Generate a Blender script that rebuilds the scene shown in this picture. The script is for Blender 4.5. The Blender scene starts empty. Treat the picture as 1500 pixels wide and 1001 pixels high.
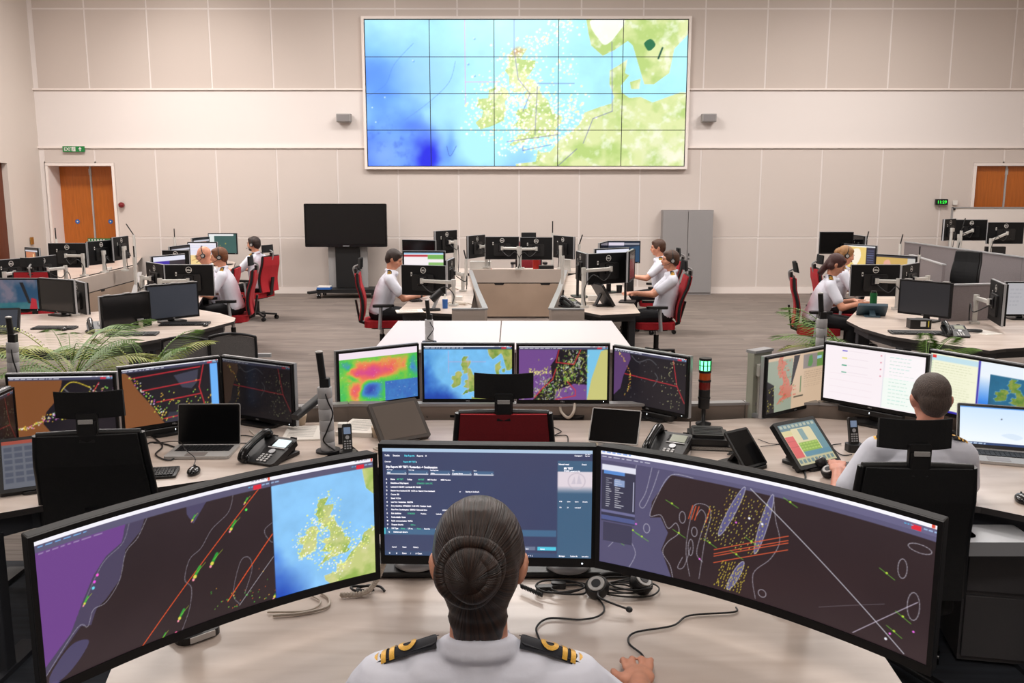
import bpy, math, random
import numpy as np
from mathutils import Vector, Matrix, Euler

random.seed(7); RNG = np.random.RandomState(7)
SC = bpy.context.scene
COL = SC.collection
R = math.radians

# ------------------------------------------------------------------ camera, world, lights, exposure
FPX = 1330.0; CAMH = 2.1; TH = math.atan(225.5/FPX)
cam_d = bpy.data.cameras.new('camera'); cam = bpy.data.objects.new('camera', cam_d); COL.objects.link(cam)
cam_d.sensor_width = 36.0; cam_d.lens = FPX/1500.0*36.0; cam_d.clip_start = 0.05; cam_d.clip_end = 100
cam.location = (0, 0, CAMH); cam.rotation_euler = (math.pi/2-TH, 0, 0)
SC.camera = cam
SC.view_settings.view_transform = 'Standard'; SC.view_settings.look = 'None'
SC.view_settings.gamma = 1; SC.view_settings.exposure = 0.0; SC.view_settings.use_curve_mapping = False
world = bpy.data.worlds.new('world'); SC.world = world; world.use_nodes = True
wb = world.node_tree.nodes['Background']; wb.inputs[0].default_value = (1.0, 0.93, 0.88, 1); wb.inputs[1].default_value = 0.18
SC.cycles.max_bounces = 6; SC.cycles.diffuse_bounces = 4; SC.cycles.glossy_bounces = 3
SC.cycles.use_denoising = True; SC.cycles.sample_clamp_indirect = 4

def area(name, loc, rot, sx, sy, power, col=(1, .952, .918)):
    d = bpy.data.lights.new(name, 'AREA'); d.shape = 'RECTANGLE'; d.size = sx; d.size_y = sy; d.energy = power; d.color = col
    o = bpy.data.objects.new(name, d); o.location = loc; o.rotation_euler = rot; COL.objects.link(o); return o
LIGHTS = [(-6.2, 5.0, 80), (0, 5.0, 85), (6.2, 5.0, 80), (-6.2, 9.5, 170), (0, 9.5, 150), (6.2, 9.5, 170), (-6.2, 14.0, 350), (0, 14.0, 300), (6.2, 14.0, 300), (0, 0.6, 36), (0, -2.0, 110)]  # last entry: fill added behind the camera to brighten the near figures
for (x, y, p) in LIGHTS: area('ceiling_light_glow', (x, y, 6.22), (0, 0, 0), 2.4, 1.2, p)
# track spots that wash the upper part of the back wall
for (x, p) in ((-6.0, 130), (-2.6, 70), (6.6, 40)):
    d = bpy.data.lights.new('wall_wash_glow', 'SPOT'); d.energy = p; d.spot_size = R(75); d.spot_blend = 1; d.color = (1, .95, .9); d.shadow_soft_size = .2
    o = bpy.data.objects.new('wall_wash_glow', d); COL.objects.link(o); o.location = (x, 15.4, 6.1)
    o.rotation_euler = (R(52), 0, 0)

# ------------------------------------------------------------------ pixel <-> world
_ct, _st = math.cos(TH), math.sin(TH)
_f = Vector((0, _ct, -_st)); _u = Vector((0, _st, _ct)); _r = Vector((1, 0, 0)); CAM = Vector((0, 0, CAMH))
def at(px, py, z=None, s=None, Y=None, X=None):
    """the point in the room seen at a pixel of the photo, at a height z, a scale s (pixels per metre), a distance Y or a side X"""
    d = _f + _r*((px-750)/FPX) + _u*((500.5-py)/FPX)
    if z is not None: t = (z-CAMH)/d.z
    elif s is not None: t = FPX/s
    elif Y is not None: t = Y/d.y
    else: t = X/d.x
    return CAM + d*t

# ------------------------------------------------------------------ tags
def tag(o, label=None, cat=None, group=None, kind=None):
    if label: o['label'] = label
    if cat: o['category'] = cat
    if group: o['group'] = group
    if kind: o['kind'] = kind
    return o
def empty(name, loc=(0, 0, 0), rz=0.0, label=None, cat=None, group=None, rot=None):
    o = bpy.data.objects.new(name, None); COL.objects.link(o); o.location = loc; o.rotation_euler = rot or (0, 0, rz)
    o.empty_display_size = .1
    return tag(o, label, cat, group)

# ------------------------------------------------------------------ materials
def lin(c):
    return tuple(((v/255.0)/12.92 if v/255.0 <= .04045 else (((v/255.0)+.055)/1.055)**2.4) for v in c)
MATS = {}
def mat(name, col, rough=.5, metal=0., emit=None, es=1., noise=0., nscale=20., bump=0., spec=None, stretch=None, alpha=None, coat=0.):
    if name in MATS: return MATS[name]
    m = bpy.data.materials.new(name); m.use_nodes = True; nt = m.node_tree; b = nt.nodes['Principled BSDF']
    c = lin(col)
    b.inputs['Base Color'].default_value = (*c, 1); b.inputs['Roughness'].default_value = rough; b.inputs['Metallic'].default_value = metal
    if spec is not None: b.inputs['Specular IOR Level'].default_value = spec
    if coat: b.inputs['Coat Weight'].default_value = coat
    if emit: b.inputs['Emission Color'].default_value = (*lin(emit), 1); b.inputs['Emission Strength'].default_value = es
    if alpha is not None: b.inputs['Alpha'].default_value = alpha
    if noise or bump:
        tc = nt.nodes.new('ShaderNodeTexCoord'); n = nt.nodes.new('ShaderNodeTexNoise'); n.inputs['Scale'].default_value = nscale; n.inputs['Detail'].default_value = 5
        if stretch:
            mp = nt.nodes.new('ShaderNodeMapping'); mp.inputs['Scale'].default_value = stretch
            nt.links.new(tc.outputs['Object'], mp.inputs[0]); nt.links.new(mp.outputs[0], n.inputs['Vector'])
        else: nt.links.new(tc.outputs['Object'], n.inputs['Vector'])
        if noise:
            rp = nt.nodes.new('ShaderNodeValToRGB'); lo = tuple(max(0, v*(1-noise)) for v in c); hi = tuple(min(1, v*(1+noise)) for v in c)
            rp.color_ramp.elements[0].position = .3; rp.color_ramp.elements[1].position = .7
            rp.color_ramp.elements[0].color = (*lo, 1); rp.color_ramp.elements[1].color = (*hi, 1)
            nt.links.new(n.outputs['Fac'], rp.inputs[0]); nt.links.new(rp.outputs[0], b.inputs['Base Color'])
        if bump:
            bp = nt.nodes.new('ShaderNodeBump'); bp.inputs['Strength'].default_value = bump; bp.inputs['Distance'].default_value = .01
            nt.links.new(n.outputs['Fac'], bp.inputs['Height']); nt.links.new(bp.outputs[0], b.inputs['Normal'])
    MATS[name] = m; return m

M_BLACK = mat('black_plastic', (15, 15, 17), .45, noise=.15, nscale=80)
M_BLACKG = mat('glossy_black_plastic', (12, 12, 14), .22)
M_BEZEL = mat('monitor_bezel', (13, 13, 15), .55, spec=.25)
M_OFF = mat('dark_screen_glass', (10, 10, 12), .12, spec=.4)
M_OFFG = mat('grey_screen_glass', (62, 70, 84), .3, spec=.5)
M_SILVER = mat('silver_plastic', (176, 178, 182), .35, .35)
M_ARM = mat('pale_arm_metal', (205, 203, 198), .35, .25)
M_ALU = mat('brushed_aluminium', (182, 180, 178), .4, .25, noise=.06, nscale=200)
M_CHROME = mat('chrome', (200, 200, 202), .15, 1.)
M_DKMETAL = mat('dark_metal', (42, 42, 45), .4, .5)
M_WHITE = mat('white_plastic', (222, 219, 214), .45)
M_PAPER = mat('paper', (228, 222, 214), .8)
M_INK = mat('printed_ink', (120, 115, 112), .8)
M_RED = mat('red_fabric', (168, 22, 34), .85, noise=.12, nscale=150, bump=.15)
M_DRED = mat('dark_red_fabric', (120, 18, 28), .85, noise=.1, nscale=150)
M_CHBLK = mat('black_fabric', (16, 16, 18), .9, noise=.2, nscale=160, bump=.15)
M_MESHG = mat('grey_mesh_fabric', (104, 101, 101), .8, noise=.25, nscale=220)
M_DESKED = mat('dark_desk_edge', (48, 44, 44), .5)
M_PANEL = mat('beige_console_laminate', (186, 172, 162), .5, noise=.03, nscale=6)
M_PANELD = mat('bronze_console_laminate', (172, 150, 132), .45, noise=.03, nscale=6)
M_UNDER = mat('charcoal_desk_frame', (46, 48, 54), .55)
M_SHIRT = mat('white_shirt_cotton', (224, 226, 238), .8, noise=.02, nscale=12, bump=.25)
M_TROU = mat('black_trouser_cloth', (18, 18, 22), .9)
M_SKIN = mat('skin', (214, 150, 122), .5, noise=.06, nscale=30)
M_SKINR = mat('rosy_skin', (212, 146, 124), .5, noise=.08, nscale=30)
M_GOLD = mat('gold_braid', (214, 164, 62), .4, .4, noise=.15, nscale=400)
M_EYE = mat('eye_dark', (40, 28, 24), .3)
M_LIP = mat('lips', (176, 100, 92), .5)
M_BLUE = mat('blue_plastic', (44, 96, 168), .4)
M_GREENB = mat('green_bottle', (24, 98, 52), .25)
M_YEL = mat('yellow_sticker', (222, 206, 60), .6)
M_GREY = mat('grey_steel', (150, 148, 148), .45, .1)
M_CABLE = mat('black_cable_rubber', (18, 18, 20), .5)
M_CREAM = mat('cream_cable_rubber', (196, 184, 170), .5)
M_DUCT = mat('silver_spiral_duct', (188, 188, 190), .4, .15)
def hairmat(name, c):
    return mat(name, c, .5, noise=.45, nscale=60, bump=.5, stretch=(6, 6, 1))
H_DARK = hairmat('dark_brown_hair', (44, 28, 22)); H_BUN = hairmat('combed_dark_hair', (44, 28, 22)); H_BRN = hairmat('brown_hair', (74, 46, 30)); H_GRY = hairmat('greying_short_hair', (82, 68, 62))
H_GIN = hairmat('ginger_brown_hair', (112, 66, 36)); H_BLD = hairmat('sandy_hair', (160, 116, 72)); H_RED = hairmat('auburn_hair', (62, 24, 22))

def desk_material():
    m = bpy.data.materials.new('pale_desk_laminate'); m.use_nodes = True; nt = m.node_tree; b = nt.nodes['Principled BSDF']
    tc = nt.nodes.new('ShaderNodeTexCoord'); mp = nt.nodes.new('ShaderNodeMapping'); mp.inputs['Scale'].default_value = (.8, 5, 1)
    mp.inputs['Rotation'].default_value = (0, 0, .12)
    n = nt.nodes.new('ShaderNodeTexNoise'); n.inputs['Scale'].default_value = 2.2; n.inputs['Detail'].default_value = 6; n.inputs['Distortion'].default_value = .6
    rp = nt.nodes.new('ShaderNodeValToRGB'); rp.color_ramp.elements[0].position = .32; rp.color_ramp.elements[1].position = .68
    rp.color_ramp.elements[0].color = (*lin((190, 173, 161)), 1); rp.color_ramp.elements[1].color = (*lin((214, 200, 190)), 1)
    nt.links.new(tc.outputs['Object'], mp.inputs[0]); nt.links.new(mp.outputs[0], n.inputs['Vector']); nt.links.new(n.outputs['Fac'], rp.inputs[0]); nt.links.new(rp.outputs[0], b.inputs['Base Color'])
    b.inputs['Roughness'].default_value = .32
    return m
M_DESK = desk_material()
M_WTOP = mat('white_table_laminate', (212, 206, 208), .4)

# ------------------------------------------------------------------ mesh builder
class MB:
    def __init__(s): s.v = []; s.f = []; s.m = []; s.sm = []; s.n = 0; s.mats = []; s.X = Matrix.Identity(4)
    def mi(s, m):
        if m not in s.mats: s.mats.append(m)
        return s.mats.index(m)
    def add(s, vs, fs, m, smooth=False, X=None):
        M = s.X @ X if X is not None else s.X
        vs = [M @ Vector(v) for v in vs]
        k = s.n; s.v += [tuple(v) for v in vs]; s.n += len(vs); i = s.mi(m)
        for f in fs: s.f.append(tuple(a+k for a in f)); s.m.append(i); s.sm.append(smooth)
        return s
    def box(s, c, d, m, rz=0, X=None):
        x, y, z = d[0]/2, d[1]/2, d[2]/2
        vs = [(-x,-y,-z),(x,-y,-z),(x,y,-z),(-x,y,-z),(-x,-y,z),(x,-y,z),(x,y,z),(-x,y,z)]
        fs = [(0,3,2,1),(4,5,6,7),(0,1,5,4),(1,2,6,5),(2,3,7,6),(3,0,4,7)]
        T = Matrix.Translation(c) @ Matrix.Rotation(rz, 4, 'Z')
        return s.add(vs, fs, m, X=(X @ T if X is not None else T))
    def rbox(s, c, d, r, m, axis='Z', n=5, X=None, seg=False):
        """box whose four edges along `axis` are rounded"""
        w, h, t = {'Z': (d[0], d[1], d[2]), 'Y': (d[0], d[2], d[1]), 'X': (d[1], d[2], d[0])}[axis]
        r = min(r, w/2-1e-5, h/2-1e-5); pts = []
        for (cx, cy, a0) in ((w/2-r, h/2-r, 0), (-w/2+r, h/2-r, 90), (-w/2+r, -h/2+r, 180), (w/2-r, -h/2+r, 270)):
            for i in range(n+1):
                a = R(a0+90*i/n); pts.append((cx+r*math.cos(a), cy+r*math.sin(a)))
        k = len(pts)
        if axis == 'Z': P = lambda p, q: (p[0]+c[0], p[1]+c[1], q+c[2])
        elif axis == 'Y': P = lambda p, q: (p[0]+c[0], -q+c[1], p[1]+c[2])
        else: P = lambda p, q: (q+c[0], p[0]+c[1], p[1]+c[2])
        vs = [P(p, -t/2) for p in pts]+[P(p, t/2) for p in pts]
        s.add(vs, [tuple(range(k))[::-1], tuple(range(k, 2*k))], m, X=X)
        return s.add(vs, [(i, (i+1) % k, (i+1) % k+k, i+k) for i in range(k)], m, smooth=False, X=X)
    def prism(s, pts, z0, z1, m, mside=None, X=None):
        k = len(pts); a = sum(pts[i][0]*pts[(i+1) % k][1]-pts[(i+1) % k][0]*pts[i][1] for i in range(k))
        if a < 0: pts = pts[::-1]
        vs = [(p[0], p[1], z0) for p in pts]+[(p[0], p[1], z1) for p in pts]
        s.add(vs, [tuple(range(k))[::-1], tuple(range(k, 2*k))], m, X=X)
        return s.add(vs, [(i, (i+1) % k, (i+1) % k+k, i+k) for i in range(k)], mside or m, X=X)
    def tube(s, pts, r, m, n=8, caps=True, X=None):
        pts = [Vector(p) for p in pts]; rs = r if isinstance(r, (list, tuple)) else [r]*len(pts); vs = []; fs = []
        up = None
        for i, p in enumerate(pts):
            t = (pts[min(i+1, len(pts)-1)]-pts[max(i-1, 0)])
            t = t.normalized() if t.length > 1e-9 else Vector((0, 0, 1))
            if up is None:
                up = Vector((0, 0, 1)) if abs(t.z) < .9 else Vector((1, 0, 0))
            a = t.cross(up)
            if a.length < 1e-6: a = t.cross(Vector((0, 1, 0)))
            a.normalize(); b = t.cross(a).normalized(); up = -b if (-b).dot(up) > 0 else b
            for k in range(n):
                g = 2*math.pi*k/n; vs.append(p+(a*math.cos(g)+b*math.sin(g))*rs[i])
        for i in range(len(pts)-1):
            for k in range(n): fs.append((i*n+k, i*n+(k+1) % n, (i+1)*n+(k+1) % n, (i+1)*n+k))
        s.add(vs, fs, m, smooth=True, X=X)
        if caps: s.add(vs, [tuple(range(n))[::-1], tuple(range(len(vs)-n, len(vs)))], m, X=X)
        return s
    def bar(s, a, b, w, h, m, X=None):
        """rectangular bar from a to b"""
        a = Vector(a); b = Vector(b); d = b-a; L = d.length; q = d.to_track_quat('X', 'Z').to_matrix().to_4x4()
        T = Matrix.Translation((a+b)/2) @ q
        return s.rbox((0, 0, 0), (L, w, h), min(w, h)*.3, m, axis='X', n=3, X=(X @ T if X is not None else T))
    def lathe(s, prof, m, n=20, X=None, smooth=True):
        vs = []; fs = []
        for (r, z) in prof:
            for k in range(n): g = 2*math.pi*k/n; vs.append((r*math.cos(g), r*math.sin(g), z))
        for i in range(len(prof)-1):
            for k in range(n): fs.append((i*n+k, i*n+(k+1) % n, (i+1)*n+(k+1) % n, (i+1)*n+k))
        s.add(vs, fs, m, smooth=smooth, X=X)
        return s.add(vs, [tuple(range(n))[::-1], tuple(range(len(vs)-n, len(vs)))], m, X=X)
    def ell(s, c, r, m, rot=None, nu=16, nv=10, X=None):
        vs = []; fs = []
        for i in range(1, nv):
            ph = math.pi*i/nv
            for k in range(nu): g = 2*math.pi*k/nu; vs.append((r[0]*math.sin(ph)*math.cos(g), r[1]*math.sin(ph)*math.sin(g), r[2]*math.cos(ph)))
        for i in range(nv-2):
            for k in range(nu): fs.append((i*nu+k, (i+1)*nu+k, (i+1)*nu+(k+1) % nu, i*nu+(k+1) % nu))
        t = len(vs); vs += [(0, 0, r[2]), (0, 0, -r[2])]
        for k in range(nu): fs.append((t, k, (k+1) % nu)); fs.append((t+1, (nv-2)*nu+(k+1) % nu, (nv-2)*nu+k))
        T = Matrix.Translation(c)
        if rot is not None: T = T @ (rot if isinstance(rot, Matrix) else Euler(rot).to_matrix().to_4x4())
        return s.add(vs, fs, m, smooth=True, X=(X @ T if X is not None else T))
    def cap(s, a, ra, b, rb, m, X=None):
        s.ell(a, (ra,)*3, m, X=X, nu=14, nv=9); s.ell(b, (rb,)*3, m, X=X, nu=14, nv=9)
        return s.tube([a, b], [ra, rb], m, n=14, X=X)
    def text(s, body, size, m, X, align='LEFT', bold=0.):
        vs, fs = textgeo(body, size, align, bold)
        return s.add(vs, fs, m, X=X)
    def build(s, name, parent=None, loc=None, rot=None, bevel=0., label=None, mods=None):
        me = bpy.data.meshes.new(name); me.from_pydata(s.v, [], s.f)
        for m in s.mats: me.materials.append(m)
        me.polygons.foreach_set('material_index', s.m); me.polygons.foreach_set('use_smooth', s.sm); me.update()
        o = bpy.data.objects.new(name, me); COL.objects.link(o)
        if parent: o.parent = parent
        if loc is not None: o.location = loc
        if rot is not None: o.rotation_euler = rot
        if bevel:
            b = o.modifiers.new('bevel', 'BEVEL'); b.width = bevel; b.segments = 2; b.limit_method = 'ANGLE'; b.angle_limit = R(50)
        if label: o['label'] = label
        return o
_TG = {}
def textgeo(body, size, align, bold=0.):
    k = (body, align, bold)
    if k not in _TG:
        c = bpy.data.curves.new('t', 'FONT'); c.body = body; c.size = 1; c.align_x = align; c.resolution_u = 2; c.offset = bold
        o = bpy.data.objects.new('t', c); me = bpy.data.meshes.new_from_object(o)
        _TG[k] = ([tuple(v.co) for v in me.vertices], [tuple(p.vertices) for p in me.polygons])
        bpy.data.objects.remove(o); bpy.data.curves.remove(c); bpy.data.meshes.remove(me)
    vs, fs = _TG[k]
    return [(v[0]*size, v[1]*size, v[2]*size) for v in vs], fs

# ------------------------------------------------------------------ picture rasteriser for the lit screens
class Ras:
    def __init__(s, w, h, col, ss=2):
        s.ow, s.oh, s.ss = w, h, ss; s.w, s.h = w*ss, h*ss
        s.a = np.zeros((s.h, s.w, 3), np.float32); s.a[:] = np.array(col, np.float32)/255
        s.U, s.V = np.meshgrid((np.arange(s.w)+.5)/s.w, (np.arange(s.h)+.5)/s.h)
        s.asp = w/h
    def noise(s, n, seed=1, sx=1., oct=4):
        r = np.random.RandomState(seed); out = np.zeros((s.h, s.w), np.float32); amp = 1; tot = 0
        for o in range(oct):
            ny = max(2, int(n*2**o)); nx = max(2, int(n*2**o*s.asp*sx)); g = r.rand(ny+2, nx+2)
            x = s.U*nx; y = s.V*ny; xi = x.astype(int); yi = y.astype(int); fx = x-xi; fy = y-yi
            fx = fx*fx*(3-2*fx); fy = fy*fy*(3-2*fy)
            out += amp*((g[yi, xi]*(1-fx)+g[yi, xi+1]*fx)*(1-fy)+(g[yi+1, xi]*(1-fx)+g[yi+1, xi+1]*fx)*fy); tot += amp; amp *= .5
        return out/tot
    def put(s, mask, col, a=1.):
        mask = np.clip(mask.astype(np.float32), 0, 1)[..., None]*a; s.a = s.a*(1-mask)+mask*(np.array(col, np.float32)/255 if not isinstance(col, np.ndarray) else col)
    def rect(s, u0, v0, u1, v1, col, a=1.):
        s.put((s.U >= u0) & (s.U < u1) & (s.V >= v0) & (s.V < v1), col, a)
    def pmask(s, pts):
        inside = np.zeros((s.h, s.w), bool); k = len(pts)
        for i in range(k):
            x0, y0 = pts[i]; x1, y1 = pts[(i+1) % k]
            if y0 == y1: continue
            c = (s.V > min(y0, y1)) & (s.V <= max(y0, y1)) & (s.U < (s.V-y0)*(x1-x0)/(y1-y0)+x0)
            inside ^= c
        return inside
    def poly(s, pts, col, a=1.): s.put(s.pmask(pts), col, a)
    def line(s, pts, w, col, a=1., closed=False):
        """w in output pixels"""
        P = [(x*s.ow, y*s.oh) for x, y in pts]
        if closed: P.append(P[0])
        for (x0, y0), (x1, y1) in zip(P[:-1], P[1:]):
            m = w+2; cx0 = int(max(0, (min(x0, x1)-m)*s.ss)); cx1 = int(min(s.w, (max(x0, x1)+m)*s.ss+1)); cy0 = int(max(0, (min(y0, y1)-m)*s.ss)); cy1 = int(min(s.h, (max(y0, y1)+m)*s.ss+1))
            if cx1 <= cx0 or cy1 <= cy0: continue
            X = s.U[cy0:cy1, cx0:cx1]*s.ow; Y = s.V[cy0:cy1, cx0:cx1]*s.oh; dx, dy = x1-x0, y1-y0; L = dx*dx+dy*dy+1e-9
            t = np.clip(((X-x0)*dx+(Y-y0)*dy)/L, 0, 1); d = np.hypot(X-x0-t*dx, Y-y0-t*dy)
            k = (np.clip(w/2+.5-d, 0, 1)*a)[..., None]; sub = s.a[cy0:cy1, cx0:cx1]; s.a[cy0:cy1, cx0:cx1] = sub*(1-k)+k*np.array(col)/255
    def dot(s, u, v, r, col, a=1.): s.line([(u, v), (u+1e-5, v)], r*2, col, a)
    def curve(s, pts, w, col, a=1., closed=False, n=6): s.line(smooth2(pts, n, closed), w, col, a, closed)
    def blob(s, pts, col, a=1.): s.poly(smooth2(pts, 6, True), col, a)
    def words(s, u, v, n, h, col, seed=0, wl=(2, 7), a=.85, px=1.):
        r = random.Random(seed)
        for i in range(n):
            L = r.uniform(*wl)*px/s.ow; s.rect(u, v, u+L, v+h/s.oh, col, a); u += L+1.6*px/s.ow
    def out(s):
        k = s.ss; return s.a.reshape(s.oh, k, s.ow, k, 3).mean((1, 3))
def smooth2(pts, n=6, closed=False):
    P = list(pts); k = len(P); out = []
    rng = range(k) if closed else range(k-1)
    for i in rng:
        p0 = P[(i-1) % k] if closed or i > 0 else P[i]; p1 = P[i]; p2 = P[(i+1) % k]; p3 = P[(i+2) % k] if closed or i+2 < k else P[i+1]
        for j in range(n):
            t = j/n; out.append(tuple(.5*(2*p1[c]+(-p0[c]+p2[c])*t+(2*p0[c]-5*p1[c]+4*p2[c]-p3[c])*t*t+(-p0[c]+3*p1[c]-3*p2[c]+p3[c])*t**3) for c in range(len(p1))))
    if not closed: out.append(tuple(P[-1]))
    return out
def smooth3(pts, n=6): return smooth2([tuple(p) for p in pts], n)

def lin_np(a): return np.where(a <= .04045, a/12.92, ((a+.055)/1.055)**2.4)
def scr_mat(strength=1.):
    k = 'lit_screen_%d' % int(strength*100)
    if k in MATS: return MATS[k]
    m = bpy.data.materials.new(k); m.use_nodes = True; nt = m.node_tree; b = nt.nodes['Principled BSDF']
    at_ = nt.nodes.new('ShaderNodeVertexColor'); at_.layer_name = 'picture'
    b.inputs['Base Color'].default_value = (.01, .01, .01, 1); b.inputs['Roughness'].default_value = .3
    nt.links.new(at_.outputs[0], b.inputs['Emission Color']); b.inputs['Emission Strength'].default_value = strength
    MATS[k] = m; return m
def picture(name, img, W, Hh, parent, y=-.0235, z0=0., bend=None, strength=1., label=None):
    """a lit picture: a grid of faces W x Hh facing -Y, coloured face by face"""
    h, w, _ = img.shape
    xs = np.linspace(-W/2, W/2, w); zs = np.linspace(Hh, 0, h)+z0
    X, Z = np.meshgrid(xs, zs); Y = np.full_like(X, y)
    if bend: Y = Y-bend(X)
    co = np.stack([X, Y, Z], -1).reshape(-1, 3).astype(np.float32)
    me = bpy.data.meshes.new(name); nq = (w-1)*(h-1)
    me.vertices.add(w*h); me.vertices.foreach_set('co', co.ravel())
    i = (np.arange(h-1)[:, None]*w+np.arange(w-1)[None, :]).ravel()
    q = np.stack([i+w, i+w+1, i+1, i], -1)
    me.loops.add(nq*4); me.loops.foreach_set('vertex_index', q.ravel()); me.polygons.add(nq)
    me.polygons.foreach_set('loop_start', np.arange(nq)*4); me.polygons.foreach_set('loop_total', np.full(nq, 4))
    me.update(calc_edges=True)
    ca = me.color_attributes.new('picture', 'FLOAT_COLOR', 'POINT')
    c = np.concatenate([lin_np(np.clip(img, 0, 1)).reshape(-1, 3), np.ones((w*h, 1))], 1).astype(np.float32)
    ca.data.foreach_set('color', c.ravel()); me.materials.append(scr_mat(strength))
    o = bpy.data.objects.new(name, me); COL.objects.link(o); o.parent = parent
    if label: o['label'] = label
    return o
# ------------------------------------------------------------------ what the screens show
GB = [(-5.7,50.1),(-5.0,50.4),(-4.3,51.0),(-3.0,51.2),(-2.7,51.6),(-3.3,51.4),(-4.2,51.6),(-5.2,51.8),(-4.6,52.1),(-4.1,52.6),(-4.7,52.85),(-4.4,53.3),(-3.1,53.35),(-3.0,54.0),(-3.5,54.6),(-3.1,54.95),(-4.2,54.8),(-5.1,54.8),(-4.8,55.6),(-5.6,55.4),(-5.6,56.2),(-6.2,56.7),(-5.6,57.4),(-5.8,57.9),(-5.0,58.6),(-3.1,58.65),(-4.1,57.7),(-2.0,57.6),(-2.1,57.1),(-2.8,56.4),(-3.3,56.0),(-2.1,55.9),(-1.5,55.1),(-1.1,54.6),(-.2,54.1),(.1,53.5),(.3,53.0),(.6,52.95),(1.7,52.7),(1.6,52.1),(.8,51.5),(1.4,51.2),(.9,50.9),(-.1,50.8),(-1.2,50.8),(-2.0,50.6),(-3.0,50.7),(-3.6,50.3),(-4.2,50.35),(-5.1,50.0)]
IE = [(-6.1,53.3),(-6.4,52.3),(-8.0,51.8),(-9.6,51.5),(-10.3,52.1),(-9.4,52.6),(-9.2,53.2),(-10.1,53.5),(-9.9,54.2),(-8.5,54.3),(-8.4,55.0),(-7.3,55.3),(-6.1,55.2),(-5.5,54.5),(-6.2,54.0)]
EU = [(-1.9,48.6),(-1.6,49.7),(-1.2,49.4),(.1,49.5),(1.6,50.7),(3.0,51.3),(4.2,52.0),(4.8,53.0),(6.9,53.5),(8.5,53.8),(8.9,54.4),(8.2,55.5),(8.2,56.7),(9.5,57.2),(10.6,57.7),(10.3,56.5),(10.9,56.3),(9.8,55.4),(9.9,54.8),(11.0,54.3),(12.5,54.4),(14.2,53.9),(18,54.8),(40,55),(40,40),(-1,40),(-1.2,46),(-4.5,47.8),(-4.7,48.4)]
NO = [(5.0,66),(4.8,61.5),(5.2,60),(5.6,58.9),(7.2,58.0),(8.8,58.5),(10.6,59.3),(11.3,58.9),(12.0,57.5),(13.0,55.5),(14.3,55.5),(16.4,56.5),(17,58.6),(19,60),(24,60.5),(24,66)]
DI = [(11,55.7),(12.5,56),(12.3,55.1),(11.2,55.1)]
def seamap(r, f, sea=((168, 228, 250), (88, 160, 236), (44, 84, 214)), land=((198, 206, 130), (150, 180, 84), (226, 218, 170)), coast=True, seed=3, dots=0, uf=0., dotc=(255, 255, 210), dr=.8, region=None):
    """a chart of the British Isles and the sea round them; f maps lon, lat to u, v"""
    n1 = r.noise(3, seed); n2 = r.noise(9, seed+1)
    s0, s1, s2 = [np.array(c)/255 for c in sea]
    uw = f(-13, 55)[0]
    d = np.clip((uw-r.U)*2.2+(n1-.5)*1.3+(r.V-.5)*.25, 0, 1)[..., None]
    d2 = np.clip((uw-.05-r.U)*2.2+(r.V-.55)*1.7+(n1-.5)*1.5, 0, 1)[..., None]
    r.a = (s0*(1-d)+s1*d)*(1-d2)+s2*d2
    r.a = np.clip(r.a*(1+(n2[..., None]-.5)*.12), 0, 1)
    l0, l1, l2 = [np.array(c)/255 for c in land]
    k = np.clip((n2-.35)*3, 0, 1)[..., None]; q = np.clip((r.noise(14, seed+5)-.45)*4, 0, 1)[..., None]
    landc = (l0*(1-k)+l1*k)*(1-q*.5)+l2*q*.5
    wob = lambda P: [f(lo, la) for lo, la in P]
    for P in (GB, IE, EU, NO, DI):
        Q = wob(P); m = r.pmask(Q)
        if coast: r.line(Q, 1.6, (200, 236, 250), .3, True)
        r.a = np.where(m[..., None], landc, r.a)
    rr = random.Random(seed)
    for i in range(dots):
        lo, la = rr.choice(rr.choice((GB, GB, IE, EU[:12]))); u, v = f(lo+rr.gauss(.3, .9), la+rr.gauss(0, .45)); r.dot(u, v, rr.uniform(.4, 1.)*dr, rr.choice((dotc, (250, 252, 150), (255, 255, 255))), .9)
    return r
def aff(u0, ku, v0, kv): return lambda lo, la: (u0+(lo+5)*ku, v0-(la-55)*kv)
def topbar(r, seed=1, white=(246, 244, 250), bar=(70, 70, 96), hh=.028):
    r.rect(0, 0, 1, hh, white); r.rect(0, hh, 1, hh*2.4, bar)
    r.words(.015, hh*1.3, 9, 1.2, (230, 230, 240), seed, a=.8)
    r.rect(.88, hh*1.2, .93, hh*2.1, (226, 40, 60)); r.words(.935, hh*1.2, 3, 1.4, (150, 210, 250), seed)
    r.rect(.975, 0, .99, hh*.9, (226, 70, 60)); r.words(.80, hh*.25, 5, 1., (120, 110, 130), seed)

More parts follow.
